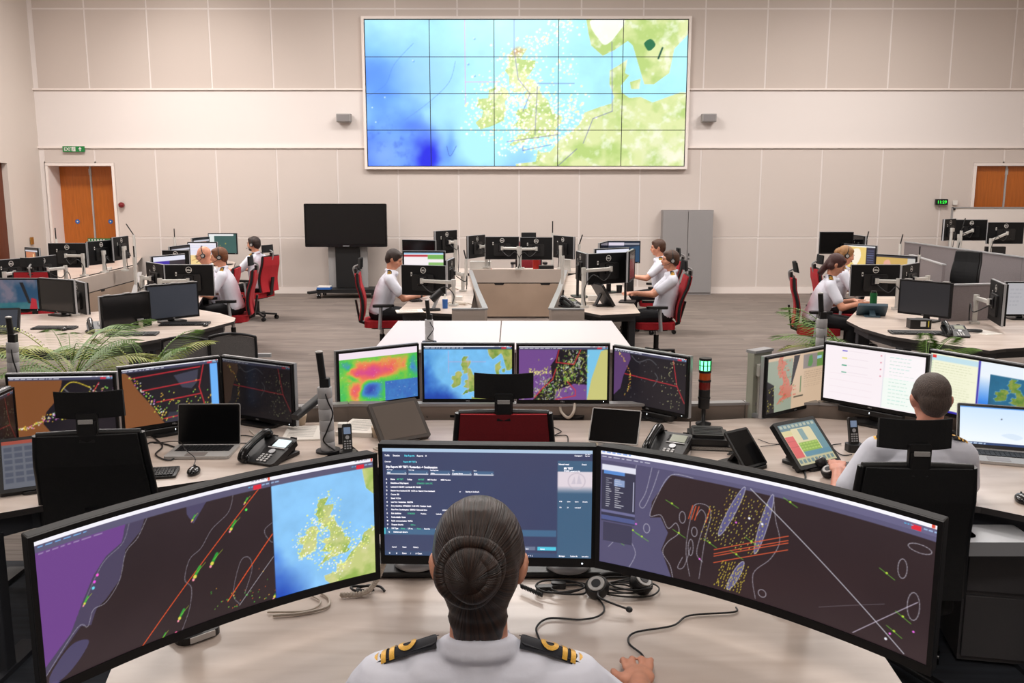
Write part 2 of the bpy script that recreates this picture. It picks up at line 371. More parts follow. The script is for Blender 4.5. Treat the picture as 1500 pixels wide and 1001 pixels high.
def img_videowall():
    r = Ras(470, 216, (150, 225, 250))
    f = lambda lo, la: ((28*lo+813-103)/1237, (190+(58.65-la)*44-80)/570)
    r.U = r.U; n = r.noise(3, 11)
    seamap(r, f, sea=((172, 236, 255), (104, 178, 250), (48, 92, 240)), land=((214, 226, 150), (168, 200, 104), (244, 240, 205)), seed=11)
    nn = (r.noise(5, 3)-.5)
    def soft(u, v, a, b, c, k):
        w = np.clip(k*np.exp(-((r.U-u+nn*.05)/a)**2-((r.V-v+nn*.12)/b)**2), 0, 1)[..., None]; r.a = r.a*(1-w)+w*np.array(c)/255
    soft(.36, .80, .11, .30, (172, 236, 255), 1.4); soft(.17, .35, .10, .22, (158, 214, 255), .9); soft(.04, .45, .06, .22, (84, 144, 242), .8); soft(.10, .68, .07, .10, (84, 140, 240), .7); soft(.05, .92, .08, .14, (128, 172, 248), .9)
    soft(.185, .93, .035, .15, (24, 34, 225), 1.3); soft(.14, .72, .05, .05, (70, 110, 235), .6); soft(.255, .85, .02, .14, (60, 110, 230), .5)
    rg = np.clip((r.noise(26, 31)-.56)*4, 0, 1)*np.clip((.24-r.U)*8, 0, 1)*np.clip((r.V-.55)*4, 0, 1); r.put(rg*.5, (70, 110, 215))
    r.curve([(.0, .52), (.06, .44), (.09, .3), (.15, .16)], 1, (70, 120, 210), .35); r.curve([(.28, .28), (.26, .42), (.2, .55), (.12, .68)], 1, (80, 120, 200), .35); r.curve([(.25, .86), (.26, .93), (.28, .86)], 1, (60, 90, 190), .6)
    for (u, v) in ((.34, .13), (.32, .30), (.34, .38), (.02, .6), (.06, .53), (.03, .7), (.15, .28)): r.dot(u, v, 1.6, (110, 170, 230), .8); r.dot(u-.002, v-.006, 1.0, (220, 245, 255), .9)
    for P in (GB, IE, EU, NO, DI):
        m = r.pmask([f(a, b) for a, b in P]); k = np.clip((r.noise(10, 5)-.38)*3.5, 0, 1)[..., None]
        c = np.array((218, 228, 164))/255*(1-k)+np.array((182, 208, 122))/255*k; c = c+np.clip((r.noise(22, 8)[..., None]-.55)*2.5, 0, .5)*(1-c)
        k2 = np.clip((r.U-.8)*6, 0, 1)*np.clip((r.V-.7)*5, 0, 1)*np.clip((r.noise(16, 9)-.3)*3, 0, 1); c = c*(1-.75*k2[..., None])+.75*k2[..., None]*np.array((.97, .95, .9))
        r.a = np.where(m[..., None], c, r.a)
    r.blob([(.705, .0), (.80, .0), (.78, .10), (.745, .17), (.72, .12), (.70, .05)], (250, 250, 250), .85)
    r.blob([(.865, .16), (.885, .13), (.90, .17), (.88, .21)], (24, 110, 70)); r.line([(.91, .26), (.922, .19)], 2.5, (20, 80, 60))
    soft(.475, .22, .022, .03, (190, 150, 100), .9)
    rr = random.Random(5)
    for i in range(1300):
        lo, la = rr.choice(GB+IE+[(-1, 59.5), (2, 60), (2, 57), (3, 54), (3.5, 53), (0, 50.4), (2, 51.4), (-2, 50), (-5, 54), (-4, 54), (1, 61)]*3)
        u, v = f(lo+rr.gauss(0, 1.1), la+rr.gauss(0, .6))
        r.dot(u, v, rr.uniform(.6, 2.0), rr.choice(((255, 255, 255), (255, 255, 225), (252, 255, 190))), .85)
    for L in ([(.31, 0), (.31, .57)], [(.31, .42), (.42, .42)]): r.line(L, .8, (250, 150, 215), .8)
    for L in ([(.462, .2), (.475, .40), (.512, .5), (.49, .62)], [(.535, .45), (.528, .78)], [(.49, .86), (.49, .89), (.58, .85)], [(.60, 1), (.66, .88)], [(.68, .84), (.71, .67), (.77, .62), (.765, .15)], [(.44, .83), (.60, .78)], [(.462, .0), (.462, .2)], [(.535, .43), (.65, .43)]): r.line(L, .9, (90, 90, 170), .75)
    return np.clip(r.out()*1.02, 0, 1)

def img_left_wide():
    r = Ras(520, 214, (46, 34, 38)); r.a = r.a*(1+(r.noise(2, 4)[..., None]-.5)*.25)
    pl = [(0, .04), (.27, .04), (.25, .20), (.20, .26), (.16, .36), (.12, .52), (.08, .70), (.0, .86)]
    r.poly([(0, .0), (.34, .0), (.31, .16), (.26, .26), (.235, .46), (.19, .56), (.16, .60), (.14, .70), (.11, .68), (.0, .92)], (74, 66, 92)); r.poly(pl, (110, 66, 138))
    r.blob([(.02, .90), (.08, .78), (.13, .80), (.10, .90), (.05, .98), (.01, .98)], (74, 68, 100)); r.blob([(.0, 1.0), (.03, .98), (.05, 1.05), (.0, 1.1)], (80, 72, 110))
    r.poly([(.46, .04), (.54, .04), (.51, .13), (.48, .22), (.46, .14)], (76, 70, 100))
    g = (170, 168, 180)
    r.curve([(.34, .05), (.30, .2), (.26, .28), (.235, .46), (.19, .58), (.15, .60), (.13, .70), (.1, .68), (.0, .92)], 1, g, .7)
    r.curve([(.28, .05), (.255, .2), (.2, .28), (.17, .36), (.12, .55)], 1, g, .5)
    r.curve([(.62, .05), (.60, .2), (.54, .30), (.50, .42), (.46, .48), (.44, .62), (.46, .70), (.45, .85), (.42, 1.0)], 1, g, .6)
    r.curve([(.62, .95), (.60, .85), (.63, .62), (.66, .60), (.67, .70), (.64, .88)], 1, g, .6); r.line([(.62, .96), (.76, .62)], 1.2, (190, 190, 200), .8)
    r.curve([(.76, .36), (.72, .42), (.74, .52), (.77, .55)], 1, g, .6)
    o = (226, 84, 40)
    r.line([(.72, .05), (.29, 1.0)], 1.6, o); r.line([(.765, .42), (.58, .90)], 1.9, o); r.line([(.77, .46), (.765, .42)], 1.6, o)
    for (u, v, s_, c) in ((.61, .32, 1.7, 0), (.54, .54, 2.0, 0), (.48, .60, 2.0, 0), (.42, .88, 1.7, 0), (.13, .52, 1.2, 1), (.66, .15, 1., 2), (.48, .18, 1., 1), (.75, .96, 1.6, 0), (.36, .99, 1.0, 0)):
        r.line([(u-.004*s_, v+.014*s_), (u+.006*s_, v-.020*s_)], 2.6*s_, (40, 170, 60), .85); r.dot(u-.003*s_, v+.012*s_, 1.5*s_, (226, 210, 80)); r.dot(u-.006*s_, v+.022*s_, 1.1*s_, (250, 150, 170)); r.line([(u, v), (u+.016*s_, v-.03*s_)], .9, (190, 215, 60), .7)
    for (u, v, c) in ((.17, .37, (255, 90, 220)), (.16, .41, (240, 80, 230)), (.155, .45, (110, 220, 240)), (.66, .22, (90, 240, 90)), (.4, 1, (255, 110, 160))): r.dot(u, v, 2.2, c)
    rr = random.Random(3)
    for i in range(46): r.dot(rr.uniform(.52, .76), .93+rr.gauss(0, .05)-.1*(rr.random() < .3), .8, rr.choice(((80, 220, 70), (250, 190, 60), (230, 110, 50), (150, 240, 80))))
    # the chart window on the right
    q = Ras(172, 214, (0, 0, 0)); seamap(q, aff(.47, .043, .50, .064), sea=((140, 200, 248), (82, 148, 236), (36, 80, 196)), seed=21, dots=620, dr=1.5, dotc=(232, 240, 120))
    k = np.clip((q.V-.72)*4, 0, 1)[..., None]*np.clip((.4-q.U)*3, 0, 1)[..., None]; q.a = q.a*(1-k)+k*np.array((.12, .30, .72))
    L_ = r.a[:, :780]; ix = np.linspace(0, 779, 696).astype(int); r.a = np.concatenate([L_[:, ix], q.a], 1)
    r.rect(0, 0, 1, .032, (246, 244, 252)); r.rect(0, .032, 1, .082, (92, 88, 116)); r.words(.01, .045, 6, 1.3, (120, 190, 250), 3, px=2); r.words(.01, .09, 8, 1.2, (200, 200, 215), 4, px=2)
    for e in (.669, 1.0): r.rect(e-.055, .045, e-.03, .08, (226, 40, 60)); r.words(e-.07, .05, 2, 1.5, (90, 200, 250), 4); r.words(e-.028, .05, 4, 1.6, (170, 210, 250), 5); r.rect(e-.008, 0, e-.002, .03, (226, 80, 60)); r.words(e-.06, .008, 5, 1.3, (110, 100, 120), 9)
    r.rect(.668, .03, .6705, 1, (40, 40, 60)); return r.out()

def img_right_wide():
    r = Ras(520, 214, (48, 34, 38)); r.a = r.a*(1+(r.noise(2, 9)[..., None]-.5)*.2)
    r.rect(.0, .0, 1, .12, (92, 88, 120))
    r.poly([(0, 0), (.26, 0), (.21, .20), (.17, .38), (.165, .52), (.20, .50), (.225, .62), (.205, .78), (.24, 1.0), (0, 1.0)], (84, 80, 112))
    g = (196, 194, 206)
    r.curve([(.30, .11), (.23, .12), (.19, .30), (.165, .50), (.20, .48), (.225, .58), (.25, .52), (.26, .60), (.225, .70), (.21, .80), (.235, .9), (.245, 1)], 1, g, .75)
    for L in ([(.17, .05), (.15, .3), (.13, .42), (.145, .44), (.17, .28), (.19, .1)], [(.12, .05), (.10, .25), (.06, .34)], [(.30, .95), (.285, .72), (.30, .40), (.315, .32), (.35, .32), (.36, .40), (.345, .6), (.33, .95)], [(.315, .42), (.33, .36), (.345, .42), (.33, .58), (.32, .74), (.34, .8)], [(.275, .80), (.26, .9), (.28, .88), (.30, .7)], [(.55, .12), (.56, .3), (.575, .46), (.55, .62), (.50, .78), (.51, .98)], [(.03, .85), (.08, .72), (.12, .85), (.10, 1)]): r.curve(L, 1, g, .65)
    for (u, v, a, b, th) in ((.425, .32, .008, .28, .22), (.525, .36, .008, .32, .12), (.445, .84, .008, .17, .22)):
        P = [(u+a*1.5*math.cos(t)+math.sin(t)*b*-th*.6, v+b*.8*math.sin(t)) for t in np.linspace(0, 6.28, 24)][:-1]; r.poly(P, (92, 88, 132)); r.line(P, 1, g, .8, True)
    for (u, v, w, h_) in ((.27, .46, .01, .05), (.31, .56, .009, .04), (.30, .70, .008, .07), (.155, .62, .01, .04), (.53, .92, .012, .03), (.92, .38, .012, .07), (.955, .62, .016, .10), (.96, .20, .03, .03)):
        r.line([(u+w*math.cos(t), v+h_*math.sin(t)) for t in np.linspace(0, 6.28, 20)], 1, g, .7)
    r.line([(.48, .10), (.94, .985)], 1.4, (205, 205, 215), .9); r.line([(.80, .98), (.965, .58)], 1.2, (210, 200, 220), .8); r.line([(.70, .88), (.88, .68)], .8, (150, 150, 160), .5)
    for y in (.60, .635, .655, .71): r.line([(.375, y+.07), (.60, y-.20)], 1.4, (216, 90, 54))
    for x in (.29, .30, .31, .345): r.line([(x, .46), (x+.012, .34)], 1.4, (220, 90, 50))
    rr = random.Random(4)
    for i in range(17):
        for j in range(17):
            u = .375+i*.0105-j*.003+rr.gauss(0, .0022); v = .12+j*.032+i*.006+rr.gauss(0, .006)
            if v > .62 or (i < 4 and j < 6) or rr.random() < .12: continue
            r.line([(u, v), (u-.0015, v+.009)], 1.0, rr.choice(((226, 206, 60), (206, 180, 60), (226, 226, 110))), .95)
    for i in range(9):
        for j in range(11): u = .405+i*.0095-j*.002+rr.gauss(0, .002); v = .74+j*.022+rr.gauss(0, .005); r.line([(u, v), (u-.0015, v+.01)], 1.1, (220, 200, 60), .95)
    for (u, v) in ((.235, .36), (.26, .60), (.11, .66), (.14, .70), (.06, .78), (.88, .45), (.93, .72), (.60, .13), (.445, .66), (.49, .52), (.36, .62), (.91, .85)):
        r.dot(u, v, 1.7, (200, 226, 60)); r.line([(u-.02, v-.02), (u+.022, v+.03)], 1, (110, 190, 60), .9)
    for (u, v) in ((.12, .60), (.33, .78), (.96, .80), (.90, .88), (.44, .40)): r.dot(u, v, 1.6, (236, 110, 230))
    for (u, v) in ((.89, .93), (.48, .34), (.52, .36)): r.dot(u, v, 2, (240, 240, 250))
    # the floating tool panel
    r.rect(.005, .12, .115, .62, (54, 54, 76)); r.rect(.005, .12, .115, .17, (226, 226, 240)); r.rect(.012, .17, .08, .20, (90, 140, 210)); r.rect(.045, .24, .08, .30, (140, 160, 200))
    for i in range(14): r.words(.018, .235+i*.019, 1, 1.2, (220, 220, 230), i, (4, 11)); r.words(.048, .235+i*.019, 1, 1.2, (220, 220, 230), i+40, (4, 16))
    r.rect(.108, .24, .111, .50, (190, 190, 215)); r.rect(.005, .52, .115, .545, (110, 110, 150)); r.rect(.005, .57, .115, .61, (80, 90, 140)); r.rect(.012, .63, .108, .80, (62, 60, 84))
    r.rect(0, 0, 1, .032, (250, 248, 255)); r.rect(0, .032, 1, .085, (104, 100, 134)); r.words(.005, .008, 6, 1.6, (80, 130, 220), 3, px=1.5); r.words(.005, .048, 8, 1.5, (226, 226, 240), 7, px=2)
    r.rect(.935, .045, .96, .08, (226, 40, 60)); r.words(.915, .05, 3, 1.5, (80, 200, 250), 4); r.words(.965, .05, 3, 1.6, (170, 210, 250), 5); r.rect(.985, 0, .993, .03, (226, 80, 60))
    return r.out()

def img_report():
    r = Ras(306, 168, (62, 66, 98)); b = np.array((58, 84, 120))/255
    k = np.clip(r.noise(3, 6)*.9-.1+np.sin(r.U*6)*.15, 0, 1)[..., None]; r.a = r.a*(1-k*.35)+b*k*.35
    r.rect(0, 0, 1, .035, (176, 200, 226)); r.rect(0, .74, .83, .80, (70, 106, 140)); r.rect(0, .74, .006, .80, (90, 214, 230)); r.rect(0, .955, 1, 1, (58, 78, 112))
    r.rect(.835, .10, 1, 1, (66, 98, 128)); r.rect(.835, .20, 1, .40, (226, 214, 222))
    m = np.clip((r.V-.33)/.07, 0, 1)*((r.U > .835) & (r.V < .42) & (r.V > .2)); r.put(m, (66, 98, 128))
    r.line([(.925+.04*math.cos(t), .285+.072*math.sin(t)) for t in np.linspace(0, 6.3, 30)], 1.2, (196, 184, 196), .9); r.poly([(.90, .31), (.915, .24), (.92, .31)], (206, 196, 208)); r.poly([(.925, .31), (.935, .22), (.95, .31)], (206, 196, 208))
    for i in range(5): x = .02+i*.104; r.rect(x, .205, x+.095, .235, (70, 100, 136)); r.rect(x, .235, x+.095, .243, (226, 226, 236))
    r.rect(.74, .895, .83, .93, (84, 200, 226)); r.rect(.66, .895, .73, .93, (110, 120, 146))
    return r.out()

def img_ais(kind, w=132, h=80):
    land = {'brown': (128, 78, 44), 'purple': (112, 74, 140), 'dim': (84, 58, 44), 'dimp': (92, 62, 110)}[kind[0]]
    r = Ras(w, h, (26, 22, 30) if kind[1] != 'dusk' else (40, 40, 46)); rr = random.Random(hash(kind[1]) % 99 if False else len(kind[1])*7+len(kind[0]))
    yel = ((240, 230, 90), (250, 200, 70), (150, 230, 90), (230, 110, 220), (240, 240, 240)); red = (206, 44, 54)
    if kind[1] == 'coast':
        r.poly([(0, 0), (.52, 0), (.50, .16), (.44, .40), (.34, .58), (.30, .78), (.04, .86), (.0, 1)], land); r.poly([(.04, .86), (.30, .78), (.4, 1), (0, 1)], land)
        r.line([(.86, .12), (.78, .32), (.45, .40)], 1.2, red); r.curve([(.45, .4), (.52, .2), (.62, .1), (.78, .2)], 1, (226, 200, 60)); r.line([(.52, .2), (.70, .5)], 1, (190, 190, 190), .7)
        for i in range(240):
            u = rr.uniform(.05, 1); v = .85-.62*max(0, u-.15)**.9*1.1+rr.gauss(0, .12)*(u)
            r.dot(u, v, rr.uniform(.5, 1.1), rr.choice(yel), .9)
    elif kind[1] == 'sector':
        r.poly([(0, 0), (.07, .12), (.16, .40), (.30, .72), (.38, .95), (.4, 1), (0, 1)], land); r.poly([(.52, .2), (.78, .14), (.76, .36), (.70, .46), (.60, .42)], (62, 62, 78)); r.poly([(.45, .82), (.8, .85), (.9, 1), (.4, 1)], (48, 48, 60))
        for L in ([(.08, .17), (.80, .10)], [(.18, .40), (.80, .33)], [(.33, .62), (.80, .57)], [(.40, .92), (.86, .86)], [(.84, .05), (.78, .45), (.86, .97)]): r.line(L, 1.4, red)
        for i in range(60): t = rr.random(); r.dot(.08+.34*t+rr.gauss(0, .02), .08+.86*t+rr.gauss(0, .03), .8, rr.choice(yel))
        for i in range(90): r.dot(rr.uniform(.35, .95), .93-abs(rr.gauss(0, .2)), .8, rr.choice(yel[:3]))
        r.rect(.905, .07, .985, 1, (110, 178, 246))
    elif kind[1] == 'swarm':
        r.poly([(0, 0), (.45, 0), (.42, .22), (.36, .36), (.38, .60), (.28, .84), (.16, 1), (0, 1)], land); r.poly([(.40, 1), (.42, .82), (.62, .70), (.78, .72), (.78, 1)], land); r.rect(.77, 0, 1, 1, (122, 196, 232)); r.poly([(.92, .1), (1, .05), (1, 1), (.77, 1), (.82, .6)], (200, 196, 122))
        r.poly([(.36, .60), (.5, .62), (.3, 1.), (.16, 1)], (16, 16, 20))
        for i in range(620):
            t = rr.random(); u = .15+.62*t**.8+rr.gauss(0, .06); v = .92-.75*t+rr.gauss(0, .16)
            if u < .775: r.line([(u, v), (u+rr.gauss(0, .012), v+rr.gauss(0, .03))], .8, rr.choice(((240, 240, 120), (190, 210, 60), (250, 250, 250), (120, 200, 70), (60, 60, 60))), .85)
        for i in range(60): r.dot(rr.uniform(.12, .36), .48+rr.gauss(0, .03), .7, (240, 240, 120))
        for L in ([(.46, .0), (.42, .3), (.62, .34), (.70, .05)], [(.42, .42), (.38, .62), (.26, .80), (.18, .96)], [(.55, .66), (.64, .82), (.64, .92), (.42, .99)]): r.line(L, 1.3, red)
    else:
        r.poly([(0, 0), (.22, .03), (.24, .16), (.19, .34), (.14, .5), (.10, .75), (0, .9)], land)
        r.line([(.16, .46), (.88, .52)], 1.2, red); r.line([(.82, .05), (.88, .52), (.98, .80)], 1.2, red)
        for i in range(46): t = rr.random(); r.dot(.05+.19*math.sin(t*2.6)+rr.gauss(0, .01), .03+.85*t, .7, rr.choice(((226, 150, 60), (240, 220, 90))))
        for i in range(54): r.dot(rr.gauss(.82, .07), rr.uniform(.1, .95), .6, (210, 210, 150)); 
        for i in range(24): r.dot(rr.uniform(.2, .8), rr.uniform(.1, .9), .5, (150, 150, 150))
        r.curve([(.25, .1), (.35, .2), (.5, .12), (.6, .2)], 1, (90, 90, 95)); r.curve([(.58, .35), (.62, .45), (.56, .6)], 1, (90, 90, 95))
    topbar(r, len(kind[1])); return r.out()*(.55 if kind[0] == 'dim' else 1.)
def img_weather(w=140, h=86):
    r = Ras(w, h, (90, 180, 90)); wx = (r.noise(3, 6)-.5)*.22; wy = (r.noise(3, 9)-.5)*.25; gq = lambda u, v, a, b, k: k*np.exp(-((r.U+wx-u)/a)**2-((r.V+wy-v)/b)**2); n = .44+gq(.42, .36, .24, .17, .52)+gq(.20, .30, .10, .12, .25)+gq(.22, .72, .09, .20, .48)+gq(.68, .32, .10, .18, .25)+gq(.85, .22, .05, .2, .2)-gq(.38, .72, .12, .14, .42)-gq(.20, .46, .07, .08, .3)-gq(.12, .22, .07, .07, .3)-gq(.95, .35, .05, .2, .2)+(r.noise(6, 12)-.5)*.22; n = np.clip(n, 0, 1)
    n = np.where((r.U > .57) & (r.V > .62), n*.4, n)
    stops = [(0, (52, 66, 170)), (.25, (70, 140, 200)), (.4, (70, 190, 90)), (.52, (130, 200, 70)), (.62, (226, 160, 80)), (.75, (236, 110, 90)), (1, (214, 70, 140))]
    xs = [a for a, _ in stops]; n2 = r.noise(30, 8)
    n = np.clip(n+(n2-.5)*.10, 0, 1)
    r.a = np.stack([np.interp(n, xs, [c[i]/255 for _, c in stops]) for i in range(3)], -1)
    r.rect(0, 0, 1, .13, (244, 228, 240)); rr = random.Random(2)
    for i in range(60): r.dot(rr.uniform(0, 1), rr.uniform(.16, 1), .5, (235, 240, 240), .7)
    return r.out()
def img_uk(w=132, h=80):
    r = Ras(w, h, (0, 0, 0)); seamap(r, aff(.45, .027, .50, .083), sea=((118, 190, 240), (70, 140, 214), (26, 70, 170)), land=((160, 178, 90), (104, 142, 60), (206, 190, 120)), seed=31)
    for L in ([(.28, .30), (.7, .30)], [(.28, .1), (.28, .5)], [(.5, .2), (.5, .9)]): r.line(L, .8, (220, 160, 200), .7)
    topbar(r, 2, bar=(40, 60, 90)); return r.out()
def img_form(w=150, h=88):
    r = Ras(w, h, (250, 240, 244)); r.rect(.62, .05, .98, .45, (252, 246, 248)); r.rect(.60, .45, .99, .98, (244, 250, 244)); r.line([(.61, .05), (.60, .98)], .8, (214, 214, 226))
    for i, c in enumerate(((90, 80, 200), (226, 220, 90), (40, 150, 110), (40, 150, 110))): r.rect(.18, .07+i*.13, .235, .09+i*.13, c, .8); r.rect(.24, .072+i*.13, .45, .078+i*.13, (228, 214, 222))
    for i in range(4): r.dot(.575, .08+i*.12, .9, (206, 80, 110))
    for i in range(14): r.words(.66, .08+i*.062, 5, .9, ((150, 200, 180) if i % 3 else (120, 210, 190)), i, a=.5)
    for i in range(7): r.rect(.06, .5+i*.06, .5, .503+i*.06, (238, 224, 230))
    return r.out()
def img_sheet(w=150, h=88):
    r = Ras(w, h, (246, 246, 228)); r.rect(0, 0, .485, 1, (244, 244, 216)); r.rect(0, .03, .48, .12, (196, 226, 236)); r.rect(.02, .03, .06, .08, (226, 60, 60))
    for i in range(18): r.words(.05, .16+i*.045, 9, .8, (206, 210, 170), i, a=.6); r.rect(.0, .12+i*.045, .03, .14+i*.045, (170, 214, 170), .5)
    r.rect(.485, 0, .505, 1, (52, 44, 170)); r.rect(0, .96, .5, 1, (52, 44, 170)); r.rect(.505, 0, 1, 1, (236, 244, 252))
    k = np.clip((r.V-.25)/.5, 0, 1)[..., None]*(r.U > .505)[..., None]; r.a = r.a*(1-k)+k*np.array((.12, .47, .90)); r.rect(.505, .88, 1, .97, (206, 226, 246))
    q = Ras(60, 50, (0, 0, 0)); seamap(q, aff(.5, .07, .4, .10), sea=((34, 104, 140), (30, 90, 130), (24, 80, 120)), land=((120, 150, 60), (90, 130, 50), (170, 160, 80)), seed=4)
    y0, x0 = int(.2*r.h), int(.60*r.w); r.a[y0:y0+q.h, x0:x0+q.w] = q.a[:r.h-y0, :r.w-x0]; return r.out()
def img_coastchart(w=120, h=88):
    r = Ras(w, h, (206, 178, 150)); r.rect(0, .06, .42, 1, (150, 158, 140)); r.poly([(0, .4), (.12, .5), (.14, 1), (0, 1)], (36, 32, 36)); r.poly([(.44, .02), (.54, .02), (.42, .56), (.40, .56)], (34, 32, 36)); f = aff(.20, .035, .36, .1)
    P = [f(a, b) for a, b in GB]; r.poly(P, (196, 120, 100)); rr = random.Random(8)
    for i in range(110): a, b = rr.choice(GB); u, v = f(a+rr.uniform(0, 2), b); r.dot(u, v, .9, rr.choice(((206, 70, 60), (214, 130, 110), (120, 140, 90))))
    for i in range(24): r.dot(rr.uniform(.02, .14), rr.uniform(.5, .98), .6, (230, 220, 90))
    r.rect(.60, .04, .99, .30, (140, 130, 126)); r.poly([f2 for f2 in [(.7, .08), (.75, .06), (.77, .2), (.74, .28), (.68, .26)]], (96, 140, 84)); r.rect(.84, .04, .99, .30, (104, 140, 70)); r.rect(.84, .10, .92, .16, (150, 190, 210))
    r.rect(.56, .42, .58, .72, (110, 130, 90)); r.rect(.46, .78, .62, .80, (60, 60, 50))
    for i in range(8): r.words(.62, .36+i*.04, 7, .7, (150, 124, 104), i, a=.6)
    return r.out()
def img_touch(w=96, h=80):
    r = Ras(w, h, (226, 214, 170)); r.rect(0, 0, 1, .16, (96, 130, 140)); r.rect(0, .16, .26, .28, (220, 206, 150)); r.rect(.01, .30, .24, .82, (222, 92, 92)); r.rect(.80, .1, 1, .82, (104, 146, 156)); r.rect(.27, .14, .78, .46, (224, 212, 170)); r.rect(.44, .16, .58, .44, (130, 160, 160)); r.rect(.27, .48, .78, .70, (140, 176, 70)); r.rect(.27, .70, .98, .82, (90, 140, 160)); r.rect(0, .82, 1, 1, (196, 190, 150))
    for i in range(1, 4): r.rect(0, .28+i*.135, .25, .285+i*.135, (170, 60, 60))
    for i in range(6):
        for j in range(3): r.rect(.29+i*.083, .50+j*.066, .29+i*.083+.06, .53+j*.066, (176, 206, 96))
    for i in range(9): r.rect(.03+i*.107, .86, .10+i*.107, .95, (70, 110, 130), .7); r.rect(.03+i*.107, .03, .10+i*.107, .10, (214, 210, 180), .7)
    return r.out()*.95
def img_touch2(w=96, h=80):
    r = Ras(w, h, (112, 116, 128)); r.rect(0, 0, 1, .08, (180, 80, 64)); r.rect(.62, .1, .98, .6, (150, 150, 156)); r.rect(.46, .24, .62, .62, (206, 96, 70))
    for i in range(6):
        for j in range(3): r.rect(.03+j*.14, .14+i*.13, .14+j*.14, .23+i*.13, (84, 90, 108))
    r.rect(.5, .8, .7, .88, (206, 214, 90)); r.rect(.46, .64, .98, .78, (92, 110, 140)); return r.out()*.85
def img_doc(kind, w=60, h=38):
    if kind == 'white': r = Ras(w, h, (240, 236, 244)); r.rect(0, .55, 1, 1, (244, 214, 150)); [r.rect(.05, .12+i*.07, .95, .14+i*.07, (180, 190, 230), .5) for i in range(6)]; r.curve([(.1, .8), (.4, .7), (.7, .85), (.9, .75)], 1, (210, 160, 90))
    elif kind == 'green': r = Ras(w, h, (54, 92, 88)); r.rect(0, 0, .9, .1, (236, 236, 236)); r.rect(0, .1, .2, .6, (226, 232, 230)); r.dot(.6, .5, 1.5, (160, 150, 70)); r.dot(.4, .6, 1, (160, 150, 70))
    elif kind == 'orange': r = Ras(w, h, (30, 28, 34)); r.rect(.05, .2, .8, 1, (186, 110, 70)); r.rect(.6, .3, .7, 1, (230, 200, 150)); r.rect(.0, .1, 1, .18, (200, 200, 210))
    elif kind == 'violet': r = Ras(w, h, (48, 44, 52)); r.rect(0, 0, 1, .18, (226, 226, 240)); r.rect(0, .18, .5, .5, (60, 40, 160)); r.rect(0, .5, .5, 1, (225, 225, 235))
    elif kind == 'redbar': r = Ras(w, h, (246, 238, 240)); r.rect(0, .1, .6, .2, (190, 60, 70)); r.rect(.6, .1, 1, .3, (120, 180, 90)); r.rect(.62, .45, 1, .6, (140, 190, 110)); r.rect(0, 0, 1, .08, (150, 190, 220))
    elif kind == 'navy': r = Ras(w, h, (26, 40, 62)); r.rect(.02, .05, .5, .2, (220, 210, 226)); r.rect(.5, .08, .98, .16, (150, 150, 160)); r.poly([(.3, .4), (1, .2), (1, 1), (.5, 1)], (34, 70, 100))
    elif kind == 'yellow': r = Ras(w, h, (236, 204, 120)); r.rect(.72, 0, 1, 1, (44, 42, 60)); r.blob([(.3, .2), (.5, .15), (.55, .5), (.4, .9), (.25, .6)], (250, 240, 220)); r.blob([(.1, .1), (.2, .12), (.22, .4), (.1, .5)], (226, 190, 90)); r.rect(0, 0, 1, .06, (240, 240, 240)); [r.rect(.75, .2+i*.1, .95, .23+i*.1, (100, 110, 150)) for i in range(6)]
    elif kind == 'sand': r = Ras(w, h, (206, 170, 96)); r.rect(.80, 0, 1, 1, (200, 196, 190)); r.rect(0, 0, 1, .08, (60, 60, 66)); r.blob([(.2, .3), (.35, .2), (.4, .7), (.25, .9)], (226, 170, 150))
    elif kind == 'blue_reflection': r = Ras(90, 50, (24, 66, 96)); n = r.noise(2, 4); k = np.clip((n-.42)*3.5, 0, 1)[..., None]; r.a = r.a*(1-k)+k*np.array((.42, .40, .46)); r.poly([(.0, .8), (1, .75), (1, 1), (0, 1)], (22, 110, 110), .6); r.poly([(.78, 1), (.84, .62), (.94, .66), (.96, 1)], (170, 30, 46)); r.poly([(.60, .1), (.68, .1), (.82, .8), (.76, .8)], (14, 16, 22))  # this one is a reflection on the glass, painted as screen colour
    elif kind == 'desk': r = Ras(90, 56, (240, 248, 255)); k = np.clip(1-r.V*1.2, 0, 1)[..., None]; r.a = r.a*(1-k*.25)+k*.25*np.array((.35, .65, 1)); r.rect(0, .93, 1, 1, (30, 60, 110)); r.words(.02, .945, 6, 2, (200, 220, 240), 3); r.rect(0, 0, 1, .04, (80, 150, 226)); r.dot(.6, .3, 1, (50, 60, 70)); r.blob([(.6, .72), (.75, .66), (.9, .74), (.8, .82)], (200, 220, 240), .5)
    elif kind == 'pale': r = Ras(w, h, (176, 174, 178)); [r.words(.1, .2+i*.12, 3, 1, (130, 130, 140), i, a=.4) for i in range(5)]
    return r.out()
